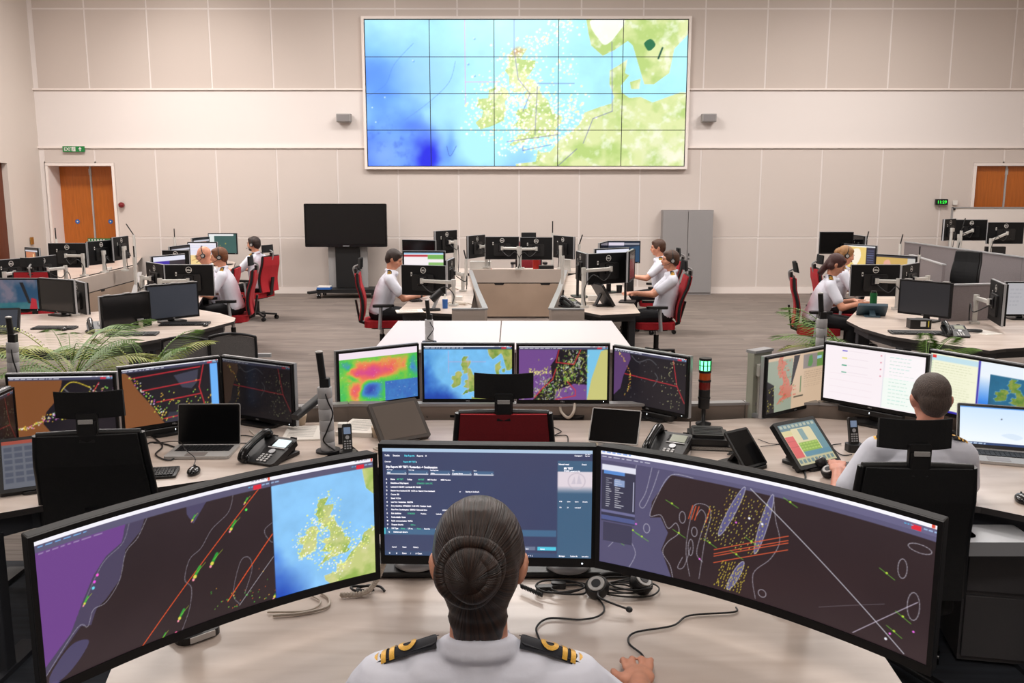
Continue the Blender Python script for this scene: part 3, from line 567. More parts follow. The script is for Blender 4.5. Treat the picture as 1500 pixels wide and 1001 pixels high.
# ------------------------------------------------------------------ builders
def monitor(label, W, Hh, loc, yaw, img=None, glass=None, group=None, sag=0., bez=.013, chin=None, logo=True, led=True, stand=None, trim=M_SILVER, strength=1., cat='monitor', pitch=0., name='desktop_monitor', thick=.045, topclip=False, textfn=None, bar=False):
    """front faces local -Y, z=0 is the lower edge of the casing, stand = height of that edge above the desk"""
    root = empty(name, loc, label=label, cat=cat, group=group, rot=(R(pitch), 0, yaw))
    chin = bez*1.6 if chin is None else chin
    bend = (lambda x: sag*(2*x/W)**2) if sag else (lambda x: 0*x)
    def strip(x0, x1, z0, z1, y0, y1, m, mb, nx=None):
        nx = nx or (18 if sag else 1); vs = []; fs = []
        for i in range(nx+1):
            x = x0+(x1-x0)*i/nx; b = bend(x)
            vs += [(x, y0-b, z0), (x, y1-b, z0), (x, y1-b, z1), (x, y0-b, z1)]
        for i in range(nx):
            a = i*4; b = a+4
            fs += [(a, b, b+3, a+3), (a+1, a+2, b+2, b+1), (a, a+1, b+1, b), (a+3, b+3, b+2, a+2)]
        fs += [(0, 3, 2, 1), (nx*4, nx*4+1, nx*4+2, nx*4+3)]
        mb.add(vs, fs, m)
    c = MB(); f = -.022
    strip(-W/2, W/2, 0, Hh, f+.004, thick-.022, M_BEZEL, c)
    c.build('casing', root, bevel=.004)
    b = MB()
    strip(-W/2, W/2, Hh-bez, Hh, f-.002, f+.006, M_BEZEL, b); strip(-W/2, W/2, 0, chin, f-.002, f+.006, M_BEZEL, b)
    strip(-W/2, -W/2+bez, chin, Hh-bez, f-.002, f+.006, M_BEZEL, b, nx=1 if not sag else 2); strip(W/2-bez, W/2, chin, Hh-bez, f-.002, f+.006, M_BEZEL, b, nx=1 if not sag else 2)
    b.build('bezel', root)
    if trim is not None:
        t = MB(); e = .004
        strip(-W/2-e, W/2+e, Hh, Hh+e, -.006, .016, trim, t); strip(-W/2-e, -W/2, 0, Hh, -.006, .016, trim, t, nx=1); strip(W/2, W/2+e, 0, Hh, -.006, .016, trim, t, nx=1); strip(-W/2-e, W/2+e, -e, 0, -.006, .016, trim, t)
        t.build('side_trim', root)
    sw, sh = W-2*bez, Hh-bez-chin
    if img is not None: picture('screen', img, sw, sh, root, y=f+.0015, z0=chin, bend=bend if sag else None, strength=strength)
    else:
        q = MB(); n = 18 if sag else 1; strip(-sw/2, sw/2, chin, chin+sh, f+.001, f+.004, glass or M_OFF, q); q.build('screen', root)
    if not sag:
        k = MB(); k.rbox((0, thick-.012, Hh*.43), (W*.5, .022, Hh*.54), .02, M_BLACK, axis='Y'); k.rbox((0, thick+.002, Hh*.5), (.12, .01, .12), .008, M_BLACKG, axis='Y')
        for i in range(5): k.box((0, thick-.0005, Hh*.24+i*.008), (W*.3, .002, .003), M_DKMETAL)
        k.build('rear_cover', root)
    if logo and not sag:
        g = MB(); rr = .036; X = Matrix.Translation((0, thick-.0215, Hh*.84)) @ Matrix.Rotation(math.pi, 4, 'Z') @ Matrix.Rotation(math.pi/2, 4, 'X')
        vs = []; n = 28
        for i in range(n): a = 2*math.pi*i/n; vs += [(rr*math.cos(a), rr*math.sin(a), .002), (rr*.84*math.cos(a), rr*.84*math.sin(a), .002)]
        g.add(vs, [(2*i, (2*i+2) % (2*n), (2*i+3) % (2*n), 2*i+1) for i in range(n)], M_WHITE, X=X); g.text('DELL', .027, M_WHITE, X @ Matrix.Translation((0, -.0095, .002)), 'CENTER', .03)
        g.build('maker_badge', root)
        s = MB(); s.box((W*.27, thick-.0215, Hh*.70), (.018, .002, .045), M_WHITE); s.box((W*.27, thick-.0203, Hh*.71), (.012, .001, .012), M_BLACK); s.box((W*.27, thick-.0203, Hh*.685), (.012, .001, .006), M_BLACK); s.build('paper_sticker', root)
    if led and img is not None:
        l = MB(); l.ell((W*.44, f-.003, chin*.45), (.0025, .0015, .0025), mat('power_light', (240, 250, 255), emit=(240, 250, 255), es=2)); l.build('power_light', root)
    l = MB(); l.text('DELL', .011, M_SILVER, Matrix.Translation((-.014, f-.0025, chin*.3)) @ Matrix.Rotation(math.pi/2, 4, 'X'), 'LEFT', .02)
    if not sag: l.build('front_badge', root)
    if topclip:
        l = MB(); [l.box((x*W, 0, Hh+.008), (.07, .03, .008), M_ALU) for x in (-.35, .05, .38)]; l.build('camera_clip', root)
    if stand is not None:
        s = MB(); s.rbox((0, .055, (Hh*.45-stand)/2), (.07, .025, Hh*.45+stand), .01, M_BLACK); s.box((0, .045, Hh*.42), (.10, .05, .10), M_BLACK); s.build('stand_neck', root, bevel=.003)
        s = MB(); s.rbox((0, .03, -stand+.008), (.26, .19, .014), .04, M_BLACK); s.build('stand_base', root, bevel=.003)
    if bar: s = MB(); s.rbox((0, -.012, -.024), (W*.62, .035, .036), .008, M_BLACK, axis='X'); s.ell((0, -.031, -.022), (.002, .001, .006), mat('power_light', (240, 250, 255))); s.build('sound_bar', root, bevel=.003)
    if textfn: textfn(root, sw, sh, chin, f)
    return root

def solve_edges(xl, xr, A, near, W):
    sg = {'l': -1, 'r': 1, None: 0}[near]; best = (9, 0)
    for i in range(400):
        d = i*.003*sg; al, ar = A+d, A-d
        if al < .1 or ar < .1: break
        L = math.hypot((xr-750)*ar/FPX-(xl-750)*al/FPX, 2*d/_ct)
        if abs(L-W) < best[0]: best = (abs(L-W), d)
        if sg == 0: break
    d = best[1]; return A+d, A-d
MON = []
def monp(label, xl, xr, yc, s, near=None, W=.555, H=.36, back=False, desk=.73, stand=False, arm=None, **k):
    """a monitor whose top edge runs from pixel column xl to xr at row yc (its middle), drawn at s pixels per metre"""
    A = FPX/s; al, ar = solve_edges(xl, xr, A, near, W)
    pl = Vector(((xl-750)*al/FPX, 0, 0)); pr = Vector(((xr-750)*ar/FPX, 0, 0)); c = at((xl+xr)/2, yc, s=s)
    dy = (ar-al)/_ct; vx, vy = pr.x-pl.x, dy; yaw = math.atan2(vy, vx)
    Wr = math.hypot(vx, vy); cx = (pl.x+pr.x)/2
    if back: yaw += math.pi
    loc = (cx, c.y, c.z-H)
    st = (loc[2]-desk) if stand else None
    o = monitor(label, Wr, H, loc, yaw, stand=st, **k); MON.append((label, loc, math.degrees(yaw), Wr))
    if arm: mon_arm(o, loc, H, desk, **arm)
    return o
def mon_arm(root, loc, H, desk, side=1, L=.30, rise=0., label=None, group=None, m=None, depth=.10, mid=.5):
    """arm, post and clamp that carry a monitor: parts of that monitor"""
    m = m or M_ARM; T = Matrix.Translation((0, 0, desk-loc[2])); h = loc[2]-desk+H*mid; x1 = side*L; y1 = .035+depth
    def nb(): q = MB(); q.X = T; return q
    a = nb(); a.rbox((0, .047, h), (.10, .014, .10), .01, M_DKMETAL, axis='Y'); a.box((0, .062, h), (.05, .03, .05), M_DKMETAL); a.build('mounting_plate', root)
    a = nb(); a.bar((0, .075, h), (x1, y1, h+rise), .032, .042, m); a.tube([(x1, y1, h+rise-.035), (x1, y1, h+rise+.035)], .028, m, 14); a.tube([(0, .075, h-.03), (0, .075, h+.03)], .022, m, 12); a.build('swing_arm', root)
    a = nb(); a.rbox((x1, y1, (h+rise)/2), (.04, .045, h+rise-.03), .01, m); a.build('arm_post', root)
    a = nb(); a.rbox((x1, y1, .012), (.10, .09, .024), .01, m); a.build('desk_clamp', root)
    a = nb(); a.tube(smooth3([(0, .08, h-.04), (x1*.4, y1+.05, h-.12), (x1*.8, y1+.06, h-.05), (x1+.02*side, y1+.05, h*.5), (x1, y1+.05, .03)]), .006, M_CABLE, 6); a.build('cable', root)

def chair(label, loc, yaw, fabric=M_RED, shell=None, strap=False, seat=.48, headrest=True, recline=6., group='red task chairs', arms=True, hr_tilt=0., basem=None, backlow=False, name='task_chair', wback=.47):
    root = empty(name, loc, yaw, label, 'chair', group); rc = R(recline); shell = shell or fabric
    s = MB(); s.rbox((0, .03, seat-.035), (.50, .48, .08), .10, fabric); s.build('seat', root, bevel=.02)
    s = MB(); s.rbox((0, .02, seat-.085), (.30, .30, .03), .05, M_BLACK); s.bar((0, -.1, seat-.09), (0, -.27, seat-.02), .07, .03, M_BLACK); s.bar((0, -.27, seat-.03), (0, -.30-.2*math.sin(rc), seat+.25), .07, .025, M_BLACK); s.build('seat_mechanism', root)
    hb = .56 if not backlow else .38; z0 = seat+.02; b = MB(); vs = []; n = 12; e = MB(); ev = []
    for j in range(n+1):
        t = j/n; z = t*hb; y = -.235-z*math.sin(rc)+.035*math.sin(math.pi*min(1, t*1.3)); zz = z0+z*math.cos(rc); w = wback/2*(.90+.10*math.sin(math.pi*min(1, .25+t*.75)))
        vs += [(-w+.01, y+.025, zz), (0, y+.012, zz), (w-.01, y+.025, zz), (w-.01, y-.035, zz), (0, y-.045, zz), (-w+.01, y-.035, zz)]
        ev += [(-w, y+.018, zz), (-w, y-.028, zz), (w, y+.018, zz), (w, y-.028, zz)]
    for mats_, ids in ((fabric, (0, 1, 5)), (shell, (2, 3, 4))):
        pass
    for j in range(n):
        a = j*6; c = a+6
        for i in range(6):
            k = (i+1) % 6; b.add([vs[a+i], vs[a+k], vs[c+k], vs[c+i]], [(0, 1, 2, 3)], fabric if i in (0, 1, 2, 5) else shell, smooth=i not in (2, 5))
    b.add(vs[:6], [(5, 4, 3, 2, 1, 0)], fabric); b.add(vs[-6:], [(0, 1, 2, 3, 4, 5)], fabric); b.build('backrest', root)
    for sx in (0, 2):
        pts = [((ev[j*4+sx][0]), (ev[j*4+sx][1]+ev[j*4+sx+1][1])/2, ev[j*4+sx][2]) for j in range(n+1)]; e.tube(pts, .018, M_BLACK, 8)
    tp = n*4; e.tube([ev[tp][:1]+((ev[tp][1]+ev[tp+1][1])/2, ev[tp][2]), (0, (ev[tp][1]+ev[tp+1][1])/2, ev[tp][2]+.006), (ev[tp+2][0], (ev[tp][1]+ev[tp+1][1])/2, ev[tp][2])], .015, M_BLACK, 8)
    e.build('back_frame', root)
    ty, tz = ev[tp][1], ev[tp][2]
    if headrest:
        h = MB(); (h.rbox((0, ty-.035, tz+.02), (.085, .022, .15), .008, M_BLACK, axis='Y') if strap else h.tube(smooth3([(0, ty-.045, tz-.06), (0, ty-.07, tz+.01), (0, ty-.07, tz+.07), (0, ty-.01, tz+.10)]), .012, M_GREY, 8)); h.rbox((0, ty-.045, tz+.015), (.075, .03, .09), .01, M_BLACK); h.box((0, ty-.062, tz+.062), (.058, .008, .018), M_ALU); h.build('headrest_bracket', root)
        h = MB(); vs = []; m_ = 10
        for i in range(m_+1):
            u = -1+2*i/m_; x = u*.14; cy = ty-.01+.035*u*u
            for (dy, zz) in ((-.012, .065), (.012, .06), (.016, .18), (-.004, .185)): vs.append((x, cy+dy+math.sin(R(hr_tilt))*(zz-.06), tz+zz))
        fs = []
        for i in range(m_):
            a = i*4; c = a+4
            for q in range(4): fs.append((a+q, a+(q+1) % 4, c+(q+1) % 4, c+q))
        h.add(vs, fs, M_CHBLK, smooth=False); h.add(vs, [(0, 1, 2, 3)[::-1], (m_*4, m_*4+1, m_*4+2, m_*4+3)], M_CHBLK); h.build('headrest', root, bevel=.004)
    if arms:
        for sx in (-1, 1):
            a = MB(); a.bar((sx*.20, .0, seat-.09), (sx*.30, -.02, seat-.07), .04, .025, M_SILVER); a.bar((sx*.30, -.02, seat-.08), (sx*.31, .0, seat+.19), .05, .03, M_SILVER); a.rbox((sx*.30, .03, seat+.205), (.09, .26, .03), .04, M_BLACK); a.build('armrest', root)
    g = MB(); g.tube([(0, 0, seat-.10), (0, 0, .22)], .022, M_CHROME, 12); g.tube([(0, 0, .30), (0, 0, .09)], .032, M_BLACK, 14); g.build('gas_column', root)
    g = MB(); g.lathe([(.05, .08), (.055, .10), (.04, .13)], basem or M_BLACK, 16); g.build('base_hub', root)
    for i in range(5):
        a = 2*math.pi*i/5+.3; l = MB(); l.bar((.03*math.cos(a), .03*math.sin(a), .105), (.30*math.cos(a), .30*math.sin(a), .078), .045, .028, basem or M_BLACK); lo = l.build('leg', root)
        w = MB(); X = Matrix.Translation((.29*math.cos(a), .29*math.sin(a), .032)) @ Matrix.Rotation(a+.8, 4, 'Z') @ Matrix.Rotation(math.pi/2, 4, 'X')
        for dz in (-.016, .016): w.lathe([(.0305, -.009), (.0315, 0), (.0305, .009)], M_BLACKG, 14, X=X @ Matrix.Translation((0, 0, dz)))
        w.tube([(.29*math.cos(a), .29*math.sin(a), .035), (.29*math.cos(a), .29*math.sin(a), .08)], .01, M_BLACK, 8); w.build('caster', lo)
    return root

def combed(m, c):
    """strands that run from the bun outwards"""
    nt = m.node_tree; b = nt.nodes['Principled BSDF']; tc = nt.nodes.new('ShaderNodeTexCoord'); sp = nt.nodes.new('ShaderNodeSeparateXYZ'); nt.links.new(tc.outputs['Object'], sp.inputs[0])
    def op(o, a, q=None):
        n = nt.nodes.new('ShaderNodeMath'); n.operation = o
        for i, v in enumerate((a, q)):
            if v is None: continue
            if isinstance(v, (int, float)): n.inputs[i].default_value = v
            else: nt.links.new(v, n.inputs[i])
        return n.outputs[0]
    ang = op('ARCTAN2', op('SUBTRACT', sp.outputs[2], c.z), op('SUBTRACT', sp.outputs[0], c.x)); n = nt.nodes.new('ShaderNodeTexNoise'); n.noise_dimensions = '2D'; n.inputs['Scale'].default_value = 1; n.inputs['Detail'].default_value = 4
    cb = nt.nodes.new('ShaderNodeCombineXYZ'); nt.links.new(op('MULTIPLY', ang, 22.), cb.inputs[0]); nt.links.new(op('MULTIPLY', sp.outputs[1], 9.), cb.inputs[1]); nt.links.new(cb.outputs[0], n.inputs['Vector'])
    rp = nt.nodes.new('ShaderNodeValToRGB'); rp.color_ramp.elements[0].position = .35; rp.color_ramp.elements[1].position = .75; rp.color_ramp.elements[0].color = (*lin((20, 13, 11)), 1); rp.color_ramp.elements[1].color = (*lin((62, 40, 30)), 1)
    nt.links.new(n.outputs['Fac'], rp.inputs[0]); nt.links.new(rp.outputs[0], b.inputs['Base Color']); bp = nt.nodes.new('ShaderNodeBump'); bp.inputs['Strength'].default_value = .6; bp.inputs['Distance'].default_value = .006; nt.links.new(n.outputs['Fac'], bp.inputs['Height']); nt.links.new(bp.outputs[0], b.inputs['Normal'])
    b.inputs['Roughness'].default_value = .42
def person(label, head, yaw, lean=8., hp=5., hy=0., hr=0., hands=None, hair='short', hcol=H_BRN, headset=False, vox=.011, skin=M_SKIN, watch=None, glasses=False, epaul=True, stripes=2, beard=False, group=None, female=False, hx=0., shw=None):
    """seated figure facing local +Y; head = (px, py of the crown, s) in the photo"""
    T = at(*head[:2], s=head[2]); ln = R(lean); t = Vector((0, math.sin(ln), math.cos(ln)))
    hc0 = Vector((hx, .50*t.y+.03+.03*math.sin(R(hp)), .50*t.z+.165)); crown = hc0+Vector((0, 0, .118))
    rot = Matrix.Rotation(yaw, 4, 'Z'); seat = T.z-crown.z-.10
    root = empty('person', T-rot @ Vector((hx, crown.y, 0))-Vector((0, 0, T.z)), yaw, label, 'person', group)
    P = Vector((0, 0, seat+.10)); N = P+t*.50; HC = P+hc0; S0 = P+t*.445; hw = shw or (.165 if female else .182)
    A = MB(); K = M_SKIN if skin is None else skin
    HM = Matrix.Translation(HC) @ Euler((-R(hp), R(hr), R(hy)), 'XYZ').to_matrix().to_4x4()
    e = lambda c, r, rt=None: A.ell(c, r, K, rot=rt, X=HM)
    e((0, -.012, .028), (.074, .093, .088)); e((0, .022, -.035), (.058, .066, .078)); e((0, .055, -.085), (.030, .028, .024)); e((0, .070, .022), (.052, .022, .034))
    A.cap((0, .090, .012), .010, (0, .108, -.022), .013, K, X=HM); e((0, .084, -.052), (.024, .013, .012))
    e((.036, .065, -.022), (.024, .022, .026)); e((-.036, .065, -.022), (.024, .022, .026))
    for sx in (-1, 1): A.ell((sx*.080, -.008, -.008), (.010, .021, .033), K, rot=(0, sx*.25, sx*.35), X=HM)
    A.cap(N-t*.02+Vector((hx*.5, 0, 0)), .058, HM @ Vector((0, -.02, -.05)), .052, K)
    def torso(B, m, g):
        fk = .94 if female else 1.0
        for j in range(13):
            u = j/12; rx = np.interp(u, (0, .3, .65, .9, 1), (.168, .150*fk, .166, .168, .150)); ry = np.interp(u, (0, .3, .65, .9, 1), (.128, .118, .122, .104, .086))
            B.ell(P+t*(.40*u), (rx+g, ry+g, .085+g), m, rot=(-ln, 0, 0), nu=20)
        B.cap(S0+Vector((-hw+.015, 0, -.012)), .054+g, S0+Vector((hw-.015, 0, -.012)), .054+g, m); B.cap(S0+Vector((-.09, 0, .012)), .05+g, S0+Vector((.09, 0, .012)), .05+g, m); B.cap(P+t*.43, .07+g, N-t*.005, .058+g*.7, m)
    torso(A, K, 0)
    hands = hands or ((.16, .42, .80), (-.16, .42, .80)); jo = []
    for sx, hd in ((1, hands[0]), (-1, hands[1])):
        Sh = S0+Vector((sx*hw, 0, -.02)); Wt = Vector(hd); d = Wt-Sh; L = min(d.length, .545); d.normalize(); Wt = Sh+d*L
        a = (L*L+.285**2-.265**2)/(2*L); hgt = math.sqrt(max(0, .285**2-a*a)); pole = Vector((sx*.75, -.25, -1)); pole = (pole-d*pole.dot(d)).normalized(); El = Sh+d*a+pole*hgt
        A.cap(Sh, .050, El, .039, K); A.cap(El, .040, Wt, .027, K); fd = (Wt-El).normalized(); fd = Vector((fd.x*.7, fd.y, min(.1, fd.z*.3))).normalized()
        side = fd.cross(Vector((0, 0, 1))).normalized(); nrm = side.cross(fd)   # side = to the figure's right
        M = Matrix((side, fd, nrm)).transposed().to_4x4(); M.translation = Wt
        A.ell((0, .045, 0), (.040, .050, .017), K, X=M); A.cap(Wt, .026, M @ Vector((0, .03, 0)), .022, K)
        for i, (ox, l, sp) in enumerate(((-.030, .068, -.10), (-.010, .078, -.02), (.011, .074, .05), (.030, .058, .14))):
            k = i if sx < 0 else i; ox2 = ox*sx*-1; q0 = Vector((ox2, .082, 0)); q1 = q0+Vector((-sp*sx*.04, l*.55, .006)); q2 = q1+Vector((-sp*sx*.03, l*.42, -.016))
            r0 = .0088 if female else .0098; A.cap(M @ q0, r0, M @ q1, r0*.92, K); A.cap(M @ q1, r0*.92, M @ q2, r0*.8, K)
        q0 = Vector((-sx*.032, .025, -.002)); q1 = Vector((-sx*.056, .058, -.006)); q2 = Vector((-sx*.060, .086, -.012)); A.cap(M @ q0, .014, M @ q1, .011, K); A.cap(M @ q1, .011, M @ q2, .0095, K)
        jo.append((Sh, El, Wt, M))
    legs = []
    for sx in (-1, 1):
        h = P+Vector((sx*.09, .02, -.02)); kn = Vector((sx*.12, .42, seat+.045)); an = Vector((sx*.12, .40, .10)); legs.append((h, kn, an)); A.cap(h, .082, kn, .055, K); A.cap(kn, .054, an, .038, K)
    def fin(B, name, par, v, sm=4, it=.5):
        o = B.build(name, par); m = o.modifiers.new('remesh', 'REMESH'); m.mode = 'VOXEL'; m.voxel_size = v; m.use_smooth_shade = True
        s = o.modifiers.new('smooth', 'SMOOTH'); s.factor = it; s.iterations = sm; return o
    fin(A, 'body', root, vox)
    B = MB(); torso(B, M_SHIRT, .016)
    for (Sh, El, Wt, M) in jo: B.cap(Sh, .064, Sh.lerp(El, .66), .060, M_SHIRT)
    cn = N+Vector((0, 0, .0)); ring = [cn+Vector((.062*math.cos(a), .066*math.sin(a)+.004, .022-.024*math.sin(a))) for a in np.linspace(0, 2*math.pi, 20)]
    B.tube(ring, .013, M_SHIRT, 8, caps=False); B.tube([r-Vector((0, 0, .016))+(r-cn)*.06 for r in ring], .015, M_SHIRT, 8, caps=False); [B.cap(cn+Vector((sx*.045, -.005, -.012)), .034, S0+Vector((sx*.115, 0, .018)), .044, M_SHIRT) for sx in (-1, 1)]
    B.ell(cn+Vector((.035, .078, -.012)), (.028, .014, .03), M_SHIRT, rot=(0, .5, 0)); B.ell(cn+Vector((-.035, .078, -.012)), (.028, .014, .03), M_SHIRT, rot=(0, -.5, 0))
    fin(B, 'shirt', root, vox, 3)
    B = MB(); [B.cap(h, .098, k, .070, M_TROU).cap(k, .068, a, .055, M_TROU) for h, k, a in legs]; B.ell(P+Vector((0, 0, -.02)), (.178, .140, .115), M_TROU); fin(B, 'trousers', root, max(vox, .010), 3)
    for h, k, a in legs: B = MB(); B.ell((a.x, a.y+.06, .045), (.048, .13, .045), M_BLACKG); B.ell((a.x, a.y, .07), (.042, .055, .06), M_BLACKG); B.build('shoe', root)
    for sx in (-1, 1):
        B = MB(); B.ell((sx*.029, .0865, .012), (.011, .006, .0055), M_EYE, X=HM); B.build('eye', root)
        B = MB(); B.ell((sx*.030, .091, .030), (.017, .005, .004), hcol, X=HM, rot=(0, sx*.12, 0)); B.build('eyebrow', root)
    B = MB(); B.ell((0, .0945, -.052), (.021, .006, .006), M_LIP, X=HM); B.build('mouth', root)
    B = MB(); h = lambda c, r, rt=None: B.ell(c, r, hcol, rot=rt, X=HM)
    if hair in ('short', 'pony', 'bun', 'crop'):
        g = {'crop': .003, 'short': .010, 'pony': .013, 'bun': .011}[hair]
        h((0, -.018, .036), (.075+g, .093+g, .083+g)); h((0, -.055, .0), (.066+g, .052+g, .075+g))
        if hair == 'short': h((0, .035, .080), (.062, .05, .034)); h((.03, .055, .078), (.03, .03, .02))
        if hair != 'crop' or True:
            for sx in (-1, 1): h((sx*(.066+g*.5), -.008, .022), (.016, .034, .034))
        if hair == 'pony': h((0, .045, .072), (.064, .045, .036)); q9 = HM @ Vector((0, -.088, .0)); [B.ell(q9+Vector((.012, -.018*i, -.026*i)), (.046-i*.003, .040, .040), hcol) for i in range(6)]; [h((sx*.06, -.045, -.035), (.030, .045, .05)) for sx in (-1, 1)]
        if hcol is H_BUN: combed(hcol, HM @ Vector((-.012, -.10, .012)))
        if hair == 'bun': h((0, .03, .068), (.066, .055, .045)); h((0, -.058, -.045), (.060, .042, .058)); h((0, -.050, -.085), (.056, .034, .045)); h((0, -.046, -.115), (.048, .028, .030))
        fin(B, 'hair', root, min(vox, .008), 4)
    if hair == 'bun':
        B = MB(); pts = []
        B.ell((-.012, -.125, .012), (.046, .030, .046), hcol, X=HM)
        o = B.build('hair_bun', root)
        for k_, (rad, rr, dy) in enumerate(((.050, .014, -.108), (.030, .018, -.127))):
            pts = [HM @ Vector((-.012+.006*k_+rad*math.cos(a)*(1+.09*math.sin(2*a+k_*1.3)), dy-.003*math.sin(a+k_*2), .012-.003*k_+rad*1.05*math.sin(a)*(1+.05*math.sin(3*a)))) for a in np.linspace(0, 2*math.pi+.05, 40)]; C = MB(); C.tube(pts, rr, hcol, 10, caps=True); C.build('hair_coil', o)
    if beard: B = MB(); B.ell((0, .045, -.075), (.050, .045, .036), hcol, X=HM); B.build('beard', root)
    if epaul:
        for sx in (-1, 1):
            B = MB(); c = S0+Vector((sx*(hw-.052), 0, .076-.02*(hw-.165)/.05)); X = Matrix.Translation(c) @ Euler((-ln*.7, sx*R(19), 0)).to_matrix().to_4x4(); BK = mat('navy_epaulette_cloth', (16, 17, 26), .8)
            L = .125; n = 8; half = .027
            def arch(x0, x1, zo, m, y0=-half, y1=half):
                vs = []; q = 8
                for i in range(q+1):
                    y = y0+(y1-y0)*i/q
                    for x in (x0, x1): vs.append((sx*x, y, zo-(y/.027)**2*.010-(x/.07)**2*.006))
                B.add(vs, [(2*i, 2*i+1, 2*i+3, 2*i+2) for i in range(q)]+[(2*i+2, 2*i+3, 2*i+1, 2*i) for i in range(q)][:0], m, smooth=True, X=X)
            arch(-L/2, 0, .009, BK); arch(0, L/2, .009, BK); 
            B.rbox((0, 0, -.001), (L*.96, half*1.6, .006), .008, BK, X=X)
            for i in range(stripes): arch(.052-i*.017, .062-i*.017, .0108, M_GOLD)
            vs = []; cxl = .052-stripes*.017+.002
            for i in range(21):
                a = 2*math.pi*i/20
                for q in (.016, .0075): x = cxl-.010+q*1.1*math.cos(a); y = q*1.25*math.sin(a); vs.append((sx*x, y, .0112-(y/.027)**2*.010-(x/.07)**2*.006))
            B.add(vs, [(2*i, 2*i+2, 2*i+3, 2*i+1) for i in range(20)], M_GOLD, X=X)
            B.build('epaulette', root)
    if headset:
        B = MB(); pts = [HM @ Vector((.088*math.cos(a), -.012, .012+.112*math.sin(a))) for a in np.linspace(R(2), R(178), 18)]; B.tube(pts, .006, M_BLACK, 8); o = B.build('headset', root)
        for sx in (-1, 1):
            C = MB(); X = HM @ Matrix.Translation((sx*.092, -.006, -.004)) @ Matrix.Rotation(math.pi/2, 4, 'Y'); C.lathe([(.030, -.014), (.033, 0), (.028, .013)], M_BLACK, 18, X=X); C.lathe([(.020, -.016), (.020, .016)], M_ALU, 18, X=X); C.build('ear_cup', o)
        C = MB(); C.tube([HM @ Vector(v) for v in smooth3([(-.094, .0, -.02), (-.085, .06, -.05), (-.045, .105, -.058)])], .003, M_BLACK, 6); C.ell((-.042, .108, -.058), (.008, .008, .006), M_BLACK, X=HM); C.build('microphone_boom', o)
    if glasses:
        B = MB(); [B.tube([HM @ Vector((sx*.031+.024*math.cos(a), .104, .010+.017*math.sin(a))) for a in np.linspace(0, 2*math.pi, 16)], .0022, M_BLACK, 5, caps=False) for sx in (-1, 1)]; [B.tube([HM @ Vector((sx*.055, .103, .014)), HM @ Vector((sx*.082, .0, .010))], .0022, M_BLACK, 5) for sx in (-1, 1)]; B.tube([HM @ Vector((-.008, .106, .012)), HM @ Vector((.008, .106, .012))], .0022, M_BLACK, 5); B.build('spectacles', root)
    if watch is not None:
        Sh, El, Wt, M = jo[watch]; B = MB(); q = Wt.lerp(El, .08); d = (El-Wt).normalized(); B.tube([q-d*.012, q+d*.012], .032, M_BLACK, 14); B.build('wristwatch', root)
    bpy.context.view_layer.update()
    return root, seat, jo, HM

# ---- small desk things
def keyboard(label, loc, yaw, L=.44, D=.14, tilt=3, m=None, group='black keyboards'):
    root = empty('keyboard', loc, label=label, cat='keyboard', group=group, rot=(R(tilt), 0, yaw)); m = m or M_BLACK
    b = MB(); b.rbox((0, 0, .009), (L, D, .014), .012, m); b.build('key_tray', root, bevel=.003)
    k = MB(); KC = mat('keycap', (30, 30, 33), .5)
    for r in range(5):
        n = 15; 
        for c in range(n):
            if r == 0 and 3 < c < 9:
                if c == 6: k.box((-L*.5+.018+(c+.5)*(L*.70)/n, -D*.5+.022+r*.023, .019), (.10, .017, .006), KC)
                continue
            k.box((-L*.5+.018+(c+.5)*(L*.70)/n, -D*.5+.022+r*.023, .019), (L*.70/n*.82, .018, .006), KC)
        for c in range(4): k.box((L*.5-.014-(c+.5)*L*.20/4, -D*.5+.022+r*.023, .019), (L*.20/4*.8, .018, .006), KC)
    k.build('keys', root); return root
def mouse(label, loc, yaw, group='computer mice'):
    root = empty('computer_mouse', loc, yaw, label, 'mouse', group)
    b = MB(); b.ell((0, 0, .012), (.031, .054, .022), M_BLACKG); b.build('shell', root)
    w = MB(); w.lathe([(.008, -.003), (.008, .003)], M_DKMETAL, 12, X=Matrix.Translation((0, .028, .029)) @ Matrix.Rotation(math.pi/2, 4, 'Y')); w.build('scroll_wheel', root); return root
def laptop(label, loc, yaw, img=None, lid=105, W=.33, D=.23, m=None, group='laptops'):
    root = empty('laptop', loc, yaw, label, 'laptop', group); m = m or M_ALU
    b = MB(); b.rbox((0, 0, .009), (W, D, .014), .014, m); b.build('base', root, bevel=.002)
    k = MB(); KC = mat('keycap', (30, 30, 33), .5); k.box((0, .035, .0165), (W*.86, .105, .001), M_BLACK)
    for r in range(5):
        for c in range(13): k.box((-W*.42+(c+.5)*W*.84/13, -.006+r*.0205, .018), (W*.84/13*.84, .017, .003), KC)
    k.build('keys', root)
    t = MB(); t.rbox((-.01, -.072, .0165), (.105, .062, .001), .004, mat('touchpad', (160, 150, 146), .3, .4)); t.build('touchpad', root)
    X = Matrix.Translation((0, D/2-.004, .014)) @ Matrix.Rotation(R(90-lid), 4, 'X')
    l = empty('lid', (0, D/2-.004, .014), rot=(R(90-lid), 0, 0)); l.parent = root; H = D*.95
    # the lid is a mesh, its screen a sub-part
    bpy.data.objects.remove(l)
    lb = MB(); lb.rbox((0, .004, H/2), (W, .007, H), .01, m, axis='Y'); lb.rbox((0, -.0005, H/2), (W*.985, .002, H*.97), .008, M_BLACKG, axis='Y')
    lo = lb.build('lid', root, loc=(0, D/2-.004, .014), rot=(-R(lid-90), 0, 0))
    if img is not None: picture('screen', img, W*.92, H*.84, lo, y=-.003, z0=H*.09)
    else: q = MB(); q.box((0, -.002, H*.52), (W*.93, .001, H*.86), M_OFF); q.build('screen', lo)
    return root
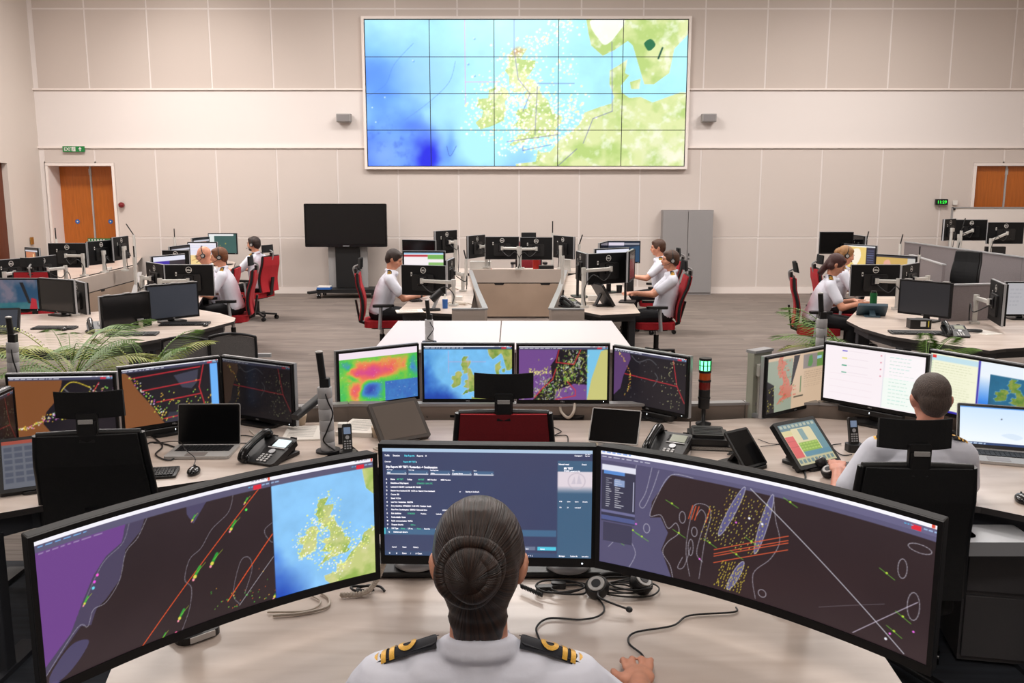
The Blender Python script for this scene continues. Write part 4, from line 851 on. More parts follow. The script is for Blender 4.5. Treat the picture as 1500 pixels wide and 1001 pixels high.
def deskphone(label, loc, yaw, lit=True, group='desk phones', tilt=20):
    root = empty('desk_phone', loc, yaw, label, 'phone', group); T = Matrix.Rotation(R(tilt), 4, 'X'); 
    b = MB(); b.rbox((0, 0, .03), (.215, .225, .03), .02, M_BLACK, X=T @ Matrix.Translation((0, 0, .012))); b.bar((-.06, .09, .02), (-.06, .115, .09), .03, .03, M_BLACK); b.bar((.06, .09, .02), (.06, .115, .09), .03, .03, M_BLACK); b.box((0, .02, .012), (.19, .19, .02), M_BLACK); b.build('body', root, bevel=.003)
    X = T @ Matrix.Translation((0, 0, .058))
    s = MB(); s.box((.045, .06, .001), (.082, .062, .002), mat('phone_lcd_lit', (180, 196, 200), emit=(196, 212, 214), es=.75) if lit else mat('phone_lcd', (118, 124, 98), .3)); s.build('display', root).matrix_local = X
    k = MB(); KW = mat('phone_key', (196, 196, 196), .4)
    k.box((.04, .018, .002), (.10, .006, .004), KW); k.lathe([(.018, 0), (.018, .004)], M_SILVER, 18, X=Matrix.Translation((.035, -.012, 0)))
    for r in range(4):
        for c in range(3): k.rbox((.005+c*.022, -.045-r*.016, .002), (.014, .010, .004), .003, KW)
    for r in range(5): k.box((-.008, .04+r*.011, .002), (.008, .006, .003), M_DKMETAL); k.box((.098, .04+r*.011, .002), (.008, .006, .003), M_DKMETAL)
    k.build('buttons', root).matrix_local = X
    h = MB(); pts = [(-.075, .115, .012), (-.075, .085, .034), (-.075, 0, .040), (-.075, -.085, .034), (-.075, -.115, .012)]; h.tube(smooth3(pts, 5), [.019+.004*abs(math.cos(i/20*math.pi)) for i in range(21)], M_BLACKG, 12); h.ell((-.075, .105, .012), (.028, .030, .020), M_BLACKG); h.ell((-.075, -.105, .012), (.028, .030, .020), M_BLACKG); h.build('handset', root).matrix_local = X
    c = MB(); pts = []; n = 110
    for i in range(n): t = i/n; a = t*2*math.pi*18; pts.append((-.09-.03*math.sin(t*3.14)+.007*math.cos(a), -.12+t*.2, .012+.007*math.sin(a)))
    c.tube(pts, .0025, M_CABLE, 5); c.build('coiled_cord', root); return root
def tablet(label, loc, yaw, W=.30, H=.24, tilt=35, img=None, bez=.02, frame=M_BLACK, thick=.03, group=None, cat='touchscreen', name='touchscreen_terminal', roll=0., glass=None):
    """slanted panel, its foot at loc, facing -Y and tipped back by tilt degrees"""
    root = empty(name, loc, yaw, label, cat, group); X = Matrix.Translation((0, 0, .02)) @ Matrix.Rotation(-R(tilt), 4, 'X') @ Matrix.Rotation(R(roll), 4, 'Y')
    b = MB(); b.rbox((0, thick/2, H/2), (W, thick, H), .012, frame, axis='Y'); o = b.build('casing', root, bevel=.003); o.matrix_local = X
    if img is not None: p = picture('screen', img, W-2*bez, H-2*bez, o, y=-.001, z0=bez)
    else: q = MB(); q.box((0, -.0005, H/2), (W-2*bez, .001, H-2*bez), glass or M_OFF); q.build('screen', o)
    s = MB(); a = X @ Vector((0, thick, H*.55)); s.bar(a, (0, a.y+.07, .01), .06, .02, frame); s.rbox((0, .09, .008), (.16, .20, .014), .02, frame); s.build('foot', root); return root
def cable(label, pts, r=.004, m=None, group='cables', name='cable'):
    o = MB().tube(smooth3(pts, 8), r, m or M_CABLE, 7).build(name); return tag(o, label, 'cable', group)
def riser(label, loc, h=.55, r=.028, stick=.20, group='spiral cable risers', lean=0., s=1.):
    root = empty('cable_riser', loc, label=label, cat='microphone mast', group=group, rot=(0, R(lean), 0))
    d = MB(); n = int(h/.058); 
    for i in range(n): z = h*i/n; d.lathe([(r*.94, z), (r, z+.004), (r, z+h/n-.005), (r*.94, z+h/n-.001)], M_DUCT, 18)
    d.build('spiral_duct', root)
    b = MB(); b.lathe([(r*1.7, 0), (r*1.7, .012)], M_DKMETAL, 18); b.build('foot', root)
    k = MB(); k.rbox((.004, 0, h+.02), (r*1.3, r*1.2, .05), .006, M_BLACK); k.build('clip', root)
    k = MB(); k.tube([(-.004, 0, h+.02), (-.016, 0, h+stick)], r*.50, M_BLACK, 12); k.ell((-.016, 0, h+stick+.004), (r*.55, r*.55, .008), M_ALU); k.build('stick_microphone', root)
    c = MB(); c.tube(smooth3([(0, -r*.6, h), (r*.6, -r*1.1, h*.8), (r*1.1, -r*.9, h*.6), (r*.2, -r*1.15, h*.35), (-r*.3, -r*1.2, h*.2), (r*1.2, -r*1.3, .02)]), .004, M_CABLE, 6); c.build('cable', root); return root
def mast(label, loc, h=.5, group='thin masts behind the pods', tilt=0.):
    root = empty('antenna_mast', loc, label=label, cat='mast', group=group); b = MB(); b.tube([(0, 0, 0), (0, 0, h*.75)], .024, M_ARM, 10); b.build('tube', root)
    b = MB(); b.tube([(0, 0, h*.74), (tilt, 0, h)], .010, M_BLACK, 8); b.build('rod', root); return root
def desk(label, px, z=.73, group=None, under=True, top=None, thick=.028, name='desk', legs=True, setback=.10, extra=None):
    """worktop whose outline is seen at these pixels, standing on a dark frame"""
    P = [at(x, y, z=z) for x, y in px] if extra != 'world' else [Vector((a, b, z)) for a, b in px]
    c = sum(P, Vector())/len(P); root = empty(name, (c.x, c.y, 0), label=label, cat='desk', group=group)
    L = [(p.x-c.x, p.y-c.y) for p in P]
    m = MB(); m.prism(L, z-thick, z, top or M_DESK, M_DESKED); m.build('desktop', root, bevel=.002)
    if under:
        u = MB(); q = [(x*(1-setback), y*(1-setback)) for x, y in L]; u.prism(q, z-.12, z-thick, M_UNDER); u.build('under_frame', root)
    if legs:
        k = len(L); idx = sorted(set([0, k//4, k//2, 3*k//4, k-1]))
        for i in idx: g = MB(); x, y = L[i][0]*.82, L[i][1]*.82; g.rbox((x, y, (z-.1)/2+.01), (.08, .08, z-.12), .01, M_UNDER); g.rbox((x, y, .012), (.10, .5, .024), .01, M_UNDER); g.build('leg', root)
    return root
def paper(label, loc, yaw, W=.21, D=.297, n=1, group='papers on the desks', m=None):
    b = MB(); b.box((0, 0, .0015*n), (W, D, .003*n), m or M_PAPER)
    for i in range(9): b.box((-W*.05, D*.38-i*D*.085, .0031*n), (W*.7, D*.012, .0004), M_INK)
    o = b.build('paper_sheet', None, loc, (0, 0, yaw)); return tag(o, label, 'paper', group)
def small(name, label, cat, mb, loc, yaw=0, group=None, bevel=0.):
    o = mb.build(name, None, loc, (0, 0, yaw), bevel=bevel); return tag(o, label, cat, group)
def loops(label, loc, r, n=3, m=None, group='cables', seed=1, th=.004):
    rr = random.Random(seed); pts = []
    for i in range(n*8):
        a = i/8*2*math.pi; k = r*(1+.35*math.sin(i*.37+seed)); pts.append((loc[0]+k*math.cos(a)+.25*r*math.sin(i*.23+seed), loc[1]+k*.6*math.sin(a), loc[2]+th+.006*abs(math.sin(i*.9))+i*.0006))
    return cable(label, pts, th, m, group)
def headset_on(label, loc, yaw, r=.085, group='headsets on the desks'):
    root = empty('headset', loc, yaw, label, 'headset', group)
    b = MB(); b.tube([(r*math.cos(a), .02+r*1.1*math.sin(a), .02+.01*math.sin(a*2)) for a in np.linspace(R(0), R(180), 16)], .006, M_BLACK, 8); b.tube([(r*math.cos(a), .02+r*1.1*math.sin(a)*.97, .026) for a in np.linspace(R(60), R(120), 6)], .009, M_BLACK, 8); b.build('headband', root)
    for sx in (-1, 1):
        X = Matrix.Translation((sx*r, .0, .034)) @ Euler((R(25), R(20*sx), 0)).to_matrix().to_4x4(); c = MB(); c.lathe([(.030, -.024), (.036, -.012), (.036, .004), (.030, .012)], M_BLACK, 22, X=X); o = c.build('ear_cup', root)
        c = MB(); c.lathe([(.024, .012), (.026, .014), (.024, .016)], M_ALU, 22, X=X); c.lathe([(.014, .0155), (.014, .0175)], M_DKMETAL, 18, X=X); c.build('cup_ring', o)
    c = MB(); c.tube(smooth3([(-r, -.02, .03), (-r-.01, -.07, .03), (-r+.05, -.13, .02)]), .003, M_BLACK, 6); c.ell((-r+.055, -.135, .02), (.010, .012, .008), M_BLACK); c.build('microphone_boom', root); return root
def palm(label, loc, n=14, L=.55, h=.5, seed=1, spread=1., pot=.16, group='potted palms', dirs=None):
    root = empty('potted_palm', loc, label=label, cat='plant', group=group); rr = random.Random(seed); G1 = mat('palm_leaf', (96, 132, 48), .55, noise=.25, nscale=30); G2 = mat('palm_leaf_yellow', (150, 158, 66), .55, noise=.2, nscale=30)
    p = MB(); p.lathe([(pot*.75, 0), (pot, .30), (pot*1.05, .32), (pot*.95, .31)], M_UNDER, 24); p.build('pot', root)
    s = MB(); s.tube([(0, 0, .28), (.01, 0, h)], .016, G1, 8); s.build('stem', root)
    for i in range(n):
        a = (dirs[i % len(dirs)]+rr.gauss(0, .12)) if dirs else 2*math.pi*i/n+rr.uniform(-.2, .2); l = L*rr.uniform(.75, 1.1); up = rr.uniform(.7, 1.45); d = Vector((math.cos(a), math.sin(a), 0)); f = MB(); m = G1 if rr.random() < .6 else G2
        spine = []
        for k in range(9): t = k/8; spine.append(Vector((0, 0, h))+d*(l*t*spread)+Vector((0, 0, l*(up*t-.75*t*t))))
        f.tube(spine, [.005-.0005*k for k in range(9)], m, 5); sd = d.cross(Vector((0, 0, 1)))
        for k in range(24):
            t = .12+.88*k/24; j = min(7, int(t*8)); c = spine[j].lerp(spine[j+1], t*8-j); ll = .17*math.sin(math.pi*min(1, .2+t*.75))*l/.5+.03
            for sg in (-1, 1):
                tip = c+sd*sg*ll*.75+d*ll*.65+Vector((0, 0, -.12*ll)); w = (d*.5-sd*sg*.5).normalized()*.0068; mid_ = c.lerp(tip, .45)+Vector((0, 0, .05*ll))
                f.add([c, mid_+w, tip, mid_-w], [(0, 1, 2, 3)], m)
        f.build('frond', root)
    return root
# ------------------------------------------------------------------ the room
WY = at(750, 430, z=0).y; WXL, WXR, CZ, NY = -9.28, 11.4, 6.4, -3.2
def wallmat(name, c, fine=0.):
    m = mat(name, c, .85); nt = m.node_tree; b = nt.nodes['Principled BSDF']
    tc = nt.nodes.new('ShaderNodeTexCoord'); n = nt.nodes.new('ShaderNodeTexNoise'); n.inputs['Scale'].default_value = 90; nt.links.new(tc.outputs['Object'], n.inputs['Vector'])
    bp = nt.nodes.new('ShaderNodeBump'); bp.inputs['Strength'].default_value = .08; bp.inputs['Distance'].default_value = .004; nt.links.new(n.outputs['Fac'], bp.inputs['Height']); nt.links.new(bp.outputs[0], b.inputs['Normal']); return m
W_BASE = wallmat('wall_paint', (224, 216, 212)); W_PAN = wallmat('acoustic_panel', (204, 193, 186)); W_UP = wallmat('upper_acoustic_panel', (198, 186, 178)); W_SEAM = wallmat('panel_seam', (232, 222, 216)); W_SIDE = wallmat('side_wall_paint', (208, 198, 190))
WOOD = mat('orange_oak_door', (176, 96, 30), .4, noise=.14, nscale=3, stretch=(14, 14, 1)); WOODD = mat('brown_door', (96, 44, 20), .5, noise=.1, nscale=3, stretch=(10, 10, 1))

def floor_material():
    m = bpy.data.materials.new('plank_carpet'); m.use_nodes = True; nt = m.node_tree; b = nt.nodes['Principled BSDF']; b.inputs['Roughness'].default_value = .7; b.inputs['Specular IOR Level'].default_value = .3
    tc = nt.nodes.new('ShaderNodeTexCoord'); br = nt.nodes.new('ShaderNodeTexBrick'); br.inputs['Scale'].default_value = 1; br.inputs['Brick Width'].default_value = 1.3; br.inputs['Row Height'].default_value = .16; br.inputs['Mortar Size'].default_value = .002; br.inputs['Bias'].default_value = 0
    br.inputs['Color1'].default_value = (*lin((134, 120, 111)), 1); br.inputs['Color2'].default_value = (*lin((100, 88, 81)), 1); br.inputs['Mortar'].default_value = (*lin((112, 98, 92)), 1)
    mp = nt.nodes.new('ShaderNodeMapping'); mp.inputs['Scale'].default_value = (.9, 16, 1); n = nt.nodes.new('ShaderNodeTexNoise'); n.inputs['Scale'].default_value = 2.4; n.inputs['Detail'].default_value = 6
    nt.links.new(tc.outputs['Object'], br.inputs[0]); nt.links.new(tc.outputs['Object'], mp.inputs[0]); nt.links.new(mp.outputs[0], n.inputs['Vector'])
    rp = nt.nodes.new('ShaderNodeValToRGB'); rp.color_ramp.elements[0].position = .3; rp.color_ramp.elements[1].position = .72; rp.color_ramp.elements[0].color = (*lin((78, 70, 66)), 1); rp.color_ramp.elements[1].color = (*lin((150, 140, 133)), 1); nt.links.new(n.outputs['Fac'], rp.inputs[0])
    mx = nt.nodes.new('ShaderNodeMix'); mx.data_type = 'RGBA'; mx.inputs[0].default_value = .55; nt.links.new(br.outputs[0], mx.inputs[6]); nt.links.new(rp.outputs[0], mx.inputs[7]); nt.links.new(mx.outputs[2], b.inputs['Base Color']); return m
def struct(name, mb, bevel=0.): return tag(mb.build(name, bevel=bevel), kind='structure')
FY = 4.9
b = MB(); b.box(((WXL+WXR)/2, (WY+.75+FY)/2, -.05), (WXR-WXL+1.5, WY+.75-FY, .1), floor_material()); b.box(((WXL+WXR)/2, (FY+NY-.75)/2, -.05), (WXR-WXL+1.5, FY-NY+.75, .1), mat('shaded_front_carpet', (44, 48, 56), .9, noise=.25, nscale=3, stretch=(1, 9, 1))); struct('floor', b)  # front strip: shade and dimmer light put into a darker floor colour
b = MB(); b.box(((WXL+WXR)/2, (WY+NY)/2, CZ+.05), (WXR-WXL+1.5, WY-NY+1.5, .1), mat('ceiling_white', (214, 208, 202), .9)); struct('ceiling', b)
DL = (-9.12, -7.86); DR = (9.12, 10.42); DT = 2.53
def wseg(mb, x0, x1, z0, z1, m, y0, y1): mb.box(((x0+x1)/2, (y0+y1)/2, (z0+z1)/2), (x1-x0, y1-y0, z1-z0), m)
b = MB(); y0, y1 = WY, WY+.12
wseg(b, WXL-.7, DL[0], 0, CZ, W_BASE, y0, y1); wseg(b, DL[0], DL[1], DT, CZ, W_BASE, y0, y1); wseg(b, DL[1], DR[0], 0, CZ, W_BASE, y0, y1); wseg(b, DR[0], DR[1], DT, CZ, W_BASE, y0, y1); wseg(b, DR[1], WXR+.7, 0, CZ, W_BASE, y0, y1)
xs = [.14+1.19*k for k in range(-8, 10)]
for i in range(len(xs)-1):
    x0, x1 = xs[i]+.016, xs[i+1]-.016
    for z0, z1, m in ((.14, 1.105, W_PAN), (1.135, 2.85, W_PAN), (4.0, 5.46, W_UP), (5.49, 6.38, W_UP)):
        a0, a1 = max(x0, WXL+.1), min(x1, WXR-.02)
        if a1-a0 < .05: continue
        parts = [(a0, a1)]
        if z1 < 2.9:
            for d0, d1 in ((DL[0]-.05, DL[1]+.05), (DR[0]-.05, DR[1]+.05)): parts = [q for p in parts for q in ((p[0], min(p[1], d0)), (max(p[0], d1), p[1])) if q[1]-q[0] > .04]
            for p in parts: wseg(b, p[0], p[1], z0, z1, m, WY-.008, WY)
            for d0, d1 in ((DL[0]-.05, DL[1]+.05), (DR[0]-.05, DR[1]+.05)):
                o0, o1 = max(a0, d0), min(a1, d1)
                if o1-o0 > .04 and z1 > 2: wseg(b, o0, o1, DT+.05, z1, m, WY-.008, WY)
        else: wseg(b, a0, a1, z0, z1, m, WY-.008, WY)
struct('wall_back', b)
b = MB(); wseg(b, WXL, WXR, 2.86, 2.90, W_SEAM, WY-.045, WY); wseg(b, WXL, WXR, 3.965, 3.995, W_SEAM, WY-.05, WY); struct('trim_1', b)
b = MB(); wseg(b, DL[1]+.1, DR[0]-.1, 0, .13, W_SEAM, WY-.03, WY); struct('baseboard_back', b)
b = MB(); LD0, LD1, LDT = 15.3, at(10, 239, X=WXL).y, at(10, 239, X=WXL).z
for (ya, yb, za, zb) in ((NY, LD0, 0, CZ), (LD0, LD1, LDT, CZ), (LD1, WY+.2, 0, CZ)): b.box((WXL-.08, (ya+yb)/2, (za+zb)/2), (.16, yb-ya, zb-za), W_SIDE)
struct('wall_left', b)
b = MB(); b.box((WXL-.13, (LD0+LD1)/2, LDT/2), (.05, LD1-LD0-.002, LDT), WOODD); struct('door_3', b)
b = MB(); b.box((WXR+.08, (WY+NY)/2, CZ/2), (.16, WY-NY+1, CZ), W_SIDE); struct('wall_right', b)
b = MB(); b.box(((WXL+WXR)/2, NY-.08, CZ/2), (WXR-WXL+1, .16, CZ), W_SIDE); struct('wall_front', b)
for k, (d0, d1, nm) in enumerate(((DL[0], DL[1], 'door_1'), (DR[0], DR[1], 'door_2'))):
    rd = .46 if k == 0 else .12
    b = MB(); b.box((d0-.034, WY+rd/2, DT/2), (.08, rd, DT), W_BASE); b.box((d1+.034, WY+rd/2, DT/2), (.08, rd, DT), W_BASE); b.box(((d0+d1)/2, WY+rd/2, DT+.034), (d1-d0+.16, rd, .08), W_BASE)
    for x in (d0-.02, d1+.02): b.box((x, WY-.02, DT/2), (.05, .05, DT), W_SEAM)
    b.box(((d0+d1)/2, WY-.02, DT+.02), (d1-d0+.09, .05, .05), W_SEAM); struct('trim_%d' % (k+2), b)
    b = MB(); w = (d1-d0)/2
    b.box(((d0+d1)/2, WY+rd+.03, DT/2), (d1-d0, .02, DT), W_BASE)
    b.build('door_lining_%d' % k) if False else None
    o = tag(empty(nm, (d0+w, WY+rd, 0)), kind='structure')
    for s in (-1, 1):
        q = MB(); q.box((s*(w/2+.008), -.02, DT/2), (w-.02, .05, DT-.02), WOOD); q.build('door_leaf', o, bevel=.004)
        if k == 0:
            q = MB(); X = Matrix.Translation((s*(w/2+.02), -.048, 1.42)) @ Matrix.Rotation(math.pi/2, 4, 'X'); q.lathe([(.045, 0), (.045, .004)], mat('blue_door_disc', (30, 98, 176), .4), 20, X=X); q.lathe([(.014, .003), (.014, .006)], M_WHITE, 16, X=X); q.build('round_sign', o)
    q = MB(); q.box((0, -.05, DT/2), (.03, .02, DT-.02), M_ALU); q.box((0, -.055, DT-.12), (.05, .03, .12), M_ALU); q.build('meeting_strip', o)
    if k == 0: q = MB(); q.box((-.02+.10, -.055, 1.05), (.46, .02, .06), mat('green_sign', (20, 118, 62), .5)); [q.box((-.12+.06*i, -.067, 1.05), (.03, .004, .03), M_WHITE) for i in range(6)]; q.build('push_bar_sign', o)

# ceiling fittings that carry the light, the added rear fill included
for i, (x, y, p) in enumerate(LIGHTS):
    t = empty('ceiling_light', (x, y, 6.40), label='flat rectangular ceiling light, %s, %s' % ('left' if x < -1 else 'right' if x > 1 else 'middle', 'over the middle desks' if y == 5 else 'over the white tables' if y == 9.5 else 'before the back wall' if y == 14 else 'over the near desk' if y > 0 else 'added fill behind the camera'), cat='light', group='ceiling lights')
    b = MB(); [b.box((sx*1.22, 0, -.06), (.05, 1.3, .12), M_WHITE) for sx in (-1, 1)]; [b.box((0, sy*.62, -.06), (2.44, .05, .12), M_WHITE) for sy in (-1, 1)]; b.build('frame', t)
    b = MB(); b.box((0, 0, -.03), (2.38, 1.18, .02), mat('light_diffuser', (250, 244, 236), .6, emit=(255, 244, 230), es=1.5)); b.build('diffuser', t)

# the video wall: 5 x 4 displays in a pale frame
pa = at(539, 243.5, Y=WY-.10); pb = at(1002, 243.5, Y=WY-.10); pt = at(770, 28.5, Y=WY-.10); vw = pb.x-pa.x; vz0 = pa.z; vh = pt.z-vz0; vx = (pa.x+pb.x)/2
v = empty('video_wall', (vx, WY-.06, vz0), label='large video wall of twenty displays showing a bright sea and land map', cat='screen')
b = MB(); e = .05
for s in (-1, 1): b.box((s*(vw/2+e/2+.01), 0, vh/2), (e, .11, vh+.02+2*e), W_SEAM)
b.box((0, 0, -.01-e/2), (vw+.02, .11, e), W_SEAM); b.box((0, 0, vh+.01+e/2), (vw+.02, .11, e), W_SEAM); b.build('surround_frame', v)
I = img_videowall(); hh, ww, _ = I.shape
for j in range(4):
    for i in range(5):
        pw, ph = vw/5, vh/4; q = MB(); q.box((0, .0, ph/2), (pw, .07, ph), M_BLACK); o = q.build('display_panel', v, loc=(-vw/2+(i+.5)*pw, 0, vh-(j+1)*ph)); sub = I[j*hh//4:(j+1)*hh//4, i*ww//5:(i+1)*ww//5]
        picture('screen', sub, pw-.014, ph-.014, o, y=-.037, z0=.007, strength=1.08)
for px, lab in ((504, 'small grey wall speaker to the left of the video wall'), (1038, 'small grey wall speaker to the right of the video wall')):
    p = at(px, 173, Y=WY-.12); t = empty('wall_speaker', p, label=lab, cat='speaker', group='grey wall speakers'); b = MB(); b.rbox((0, 0, 0), (.27, .18, .155), .02, mat('speaker_grey', (150, 146, 144), .6), axis='X'); b.build('housing', t, bevel=.005); b = MB(); b.box((0, .10, 0), (.08, .06, .08), M_GREY); b.build('bracket', t)
    b = MB(); b.box((0, -.092, 0), (.23, .004, .12), mat('speaker_grille', (132, 128, 128), .8)); b.build('grille', t)
p = at(108, 218.5, Y=WY-.06); t = empty('exit_sign', p, label='green exit sign with running figure and upward arrow above the left door', cat='sign'); b = MB(); b.box((0, 0, 0), (.42, .03, .11), mat('exit_green', (16, 112, 52), .5, emit=(16, 112, 52), es=.25)); b.build('sign_plate', t)
b = MB(); X = Matrix.Translation((-.185, -.018, -.030)) @ Matrix.Rotation(math.pi/2, 4, 'X'); b.text('EXIT', .088, M_WHITE, X, 'LEFT', .015); b.build('lettering', t); b = MB(); b.box((.01, -.017, 0), (.06, .003, .085), M_WHITE)
g = mat('exit_green', (0, 0, 0)); b.ell((.015, -.020, .028), (.007, .002, .007), g); b.bar((.012, -.020, .018), (.004, -.020, -.008), .010, .003, g); b.bar((.004, -.020, -.008), (-.010, -.020, -.03), .006, .003, g); b.bar((.004, -.020, -.008), (.022, -.020, -.022), .006, .003, g); b.bar((.012, -.020, .015), (.026, -.020, .004), .005, .003, g)
b.build('running_figure', t); b = MB(); b.add([(.13, -.018, .040), (.095, -.018, .0), (.165, -.018, .0), (.122, -.018, 0), (.138, -.018, 0), (.138, -.018, -.04), (.122, -.018, -.04)], [(0, 1, 2), (3, 6, 5, 4)], M_WHITE); b.build('up_arrow', t)
p = at(178, 300.5, Y=WY-.06); b = MB(); X = Matrix.Rotation(math.pi/2, 4, 'X'); b.lathe([(.05, -.03), (.055, .01), (.045, .05), (.02, .065)], mat('alarm_red', (120, 18, 26), .35), 24, X=X); small('alarm_sounder', 'round dark red fire alarm sounder on the back wall right of the door', 'alarm', b, p)
p = at(1379, 296, Y=WY-.08); t = empty('digital_clock', p, label='small black digital clock with green digits on the back wall', cat='clock'); b = MB(); b.rbox((0, 0, 0), (.24, .05, .11), .01, M_BLACK, axis='Y'); b.build('housing', t); b = MB(); b.text('11:29', .085, mat('led_green', (40, 230, 60), emit=(50, 240, 70), es=1.2), Matrix.Translation((0, -.028, -.03)) @ X, 'CENTER', .01); b.build('digits', t)
p = at(1399, 297, Y=WY-.04); b = MB(); b.rbox((0, 0, 0), (.09, .02, .09), .008, M_WHITE, axis='Y'); small('wall_socket', 'small white wall plate beside the digital clock', 'socket', b, p)
p = at(47, 353, X=WXL+.03); b = MB(); b.box((0, 0, 0), (.02, .10, .14), mat('brass', (176, 130, 60), .4, .6)); small('wall_plate', 'small brass coloured plate on the left wall', 'plate', b, p)
# mobile whiteboard in front of the right door
p0 = at(1395, 303.5, Y=WY-.45); t = empty('whiteboard', (p0.x+1.3, p0.y, 0), label='wide white board with grey rim before the right hand door', cat='whiteboard'); zt = p0.z
b = MB(); b.box((0, 0, zt-.55), (2.6, .02, 1.08), mat('whiteboard_face', (226, 218, 212), .3)); b.build('board', t); b = MB()
b.box((0, -.005, zt-.01), (2.62, .04, .025), M_GREY); b.box((0, -.005, zt-1.1), (2.62, .06, .025), M_GREY); [b.box((s*1.3, -.005, zt-.55), (.025, .04, 1.1), M_GREY) for s in (-1, 1)]; b.build('rim', t)
b = MB(); b.box((-1.27, -.03, zt-.04), (.04, .01, .04), M_BLACK); b.build('corner_clip', t); b = MB(); [b.box((s*1.1, 0, (zt-1.1)/2), (.04, .04, zt-1.1), M_GREY) for s in (-1, 1)]; [b.box((s*1.1, 0, .03), (.05, .6, .04), M_GREY) for s in (-1, 1)]; b.build('stand', t)

# grey cupboard
pl = at(968, 432, z=0); s_ = FPX/((pl-CAM).dot(_f)); w = (1041-968)/s_; zt = at(1000, 308, Y=pl.y).z
t = empty('steel_cupboard', (pl.x+w/2, pl.y, 0), label='tall grey two door steel cupboard against the back wall', cat='cupboard'); dp = .45; G = mat('cupboard_grey', (142, 138, 138), .45)
b = MB(); b.box((0, dp/2+.01, zt/2), (w, dp, zt), G); b.build('carcass', t, bevel=.004)
for s in (-1, 1): b = MB(); b.box((s*w/4, 0, zt/2+.01), (w/2-.012, .02, zt-.07), mat('cupboard_door_grey', (146, 143, 143), .4)); o = b.build('door', t, bevel=.003)
b = MB(); b.box((.03, -.016, zt*.48), (.014, .014, .05), M_BLACK); b.box((.03, -.016, zt*.43), (.025, .02, .018), M_BLACK); b.build('handle', t)
b = MB(); b.box((0, .005, zt-.015), (w, .02, .03), G); b.build('top_rail', t)

# television on its wheeled stand
p0 = at(511, 436, z=0); s_ = FPX/((p0-CAM).dot(_f)); tz0 = at(511, 362, Y=p0.y).z; tz1 = at(511, 298.5, Y=p0.y).z; w = 119/s_
t = empty('television_stand', (p0.x-.02, p0.y+.15, 0), label='big dark television on a black wheeled floor stand near the back wall', cat='television'); 
b = MB(); b.rbox((0, -.12, (tz0+tz1)/2), (w, .07, tz1-tz0), .02, M_BLACKG, axis='Y'); b.build('display', t, bevel=.004); b = MB(); b.box((0, -.157, (tz0+tz1)/2+.015), (w-.07, .003, tz1-tz0-.09), mat('tv_glass', (14, 13, 14), .3)); b.box((0, -.158, tz0+.02), (.12, .002, .014), M_SILVER); b.build('screen', t)
b = MB(); b.box((0, 0, (tz0+.18)/2+.1), (.46, .14, tz0), M_BLACK); b.build('column', t); b = MB(); [b.box((s*.31, .02, (tz0+.2)/2+.08), (.14, .05, tz0), M_GREY) for s in (-1, 1)]; b.build('side_rail', t)
b = MB(); b.rbox((0, -.05, .14), (1.15, .60, .07), .05, M_BLACK); b.bar((-.56, -.30, .13), (-.70, -.42, .12), .10, .05, M_BLACK); b.build('base', t, bevel=.01)
for sx in (-1, 1):
    for sy in (-.33, .22): b = MB(); [b.lathe([(.045, -.012), (.045, .012)], M_BLACKG, 16, X=Matrix.Translation((sx*.52+dx, sy, .047)) @ Matrix.Rotation(math.pi/2, 4, 'Y')) for dx in (-.02, .02)]; b.box((sx*.52, sy, .09), (.06, .06, .05), M_BLACK); b.build('caster', t)
p = at(489, 425, z=.20, ); b = MB(); b.box((0, 0, .02), (.26, .2, .04), M_BLUE); b.box((0, 0, .05), (.24, .18, .02), M_PAPER); small('folder_stack', 'blue folder lying on the television stand base', 'folder', b, (p0.x-.44, p0.y-.12, .177))

# ------------------------------------------------------------------ console furniture
GM = 'desktop monitors on the consoles'
def partition(label, pts, z0, z1, th=.05, m=M_PANEL, gap=None, cut=None, cap=None, group=None, name='console_partition'):
    """upright panels along a run of floor points"""
    c = sum((Vector((p[0], p[1], 0)) for p in pts), Vector())/len(pts); root = empty(name, (c.x, c.y, 0), label=label, cat='partition', group=group)
    for a, d in zip(pts[:-1], pts[1:]):
        a = Vector((a[0]-c.x, a[1]-c.y, 0)); d = Vector((d[0]-c.x, d[1]-c.y, 0)); L = (d-a).length; X = Matrix.Translation((a+d)/2) @ Matrix.Rotation(math.atan2((d-a).y, (d-a).x), 4, 'Z')
        if gap:
            u = MB(); u.box((0, 0, (gap+.008+z1)/2), (L, th, z1-gap-.008), m, X=X); u.build('upper_panel', root, bevel=.002); u = MB(); u.box((0, 0, (z0+gap-.008)/2), (L, th, gap-.008-z0), M_PANELD if m is M_PANEL else m, X=X); u.build('lower_panel', root, bevel=.002)
            u = MB(); u.box((0, .004, gap), (L, th-.02, .05), M_BLACK, X=X)
            for cx in (cut or ()):
                for zc in (gap-.012,): u.prism([(-.09, -.02), (.09, -.02), (.065, .02), (-.065, .02)], 0, .003, M_BLACK, X=X @ Matrix.Translation((cx*L, -th/2-.001, zc)) @ Matrix.Rotation(-math.pi/2, 4, 'X'))
            u.build('shadow_gap', root)
        else: u = MB(); u.box((0, 0, (z0+z1)/2), (L, th, z1-z0), m, X=X); u.build('panel', root, bevel=.003)
        if cap: u = MB(); u.box((0, 0, z1+.008), (L, th+.02, .016), cap, X=X); u.build('top_cap', root)
    return root
def wp(px, py, z): p = at(px, py, z=z); return (p.x, p.y)

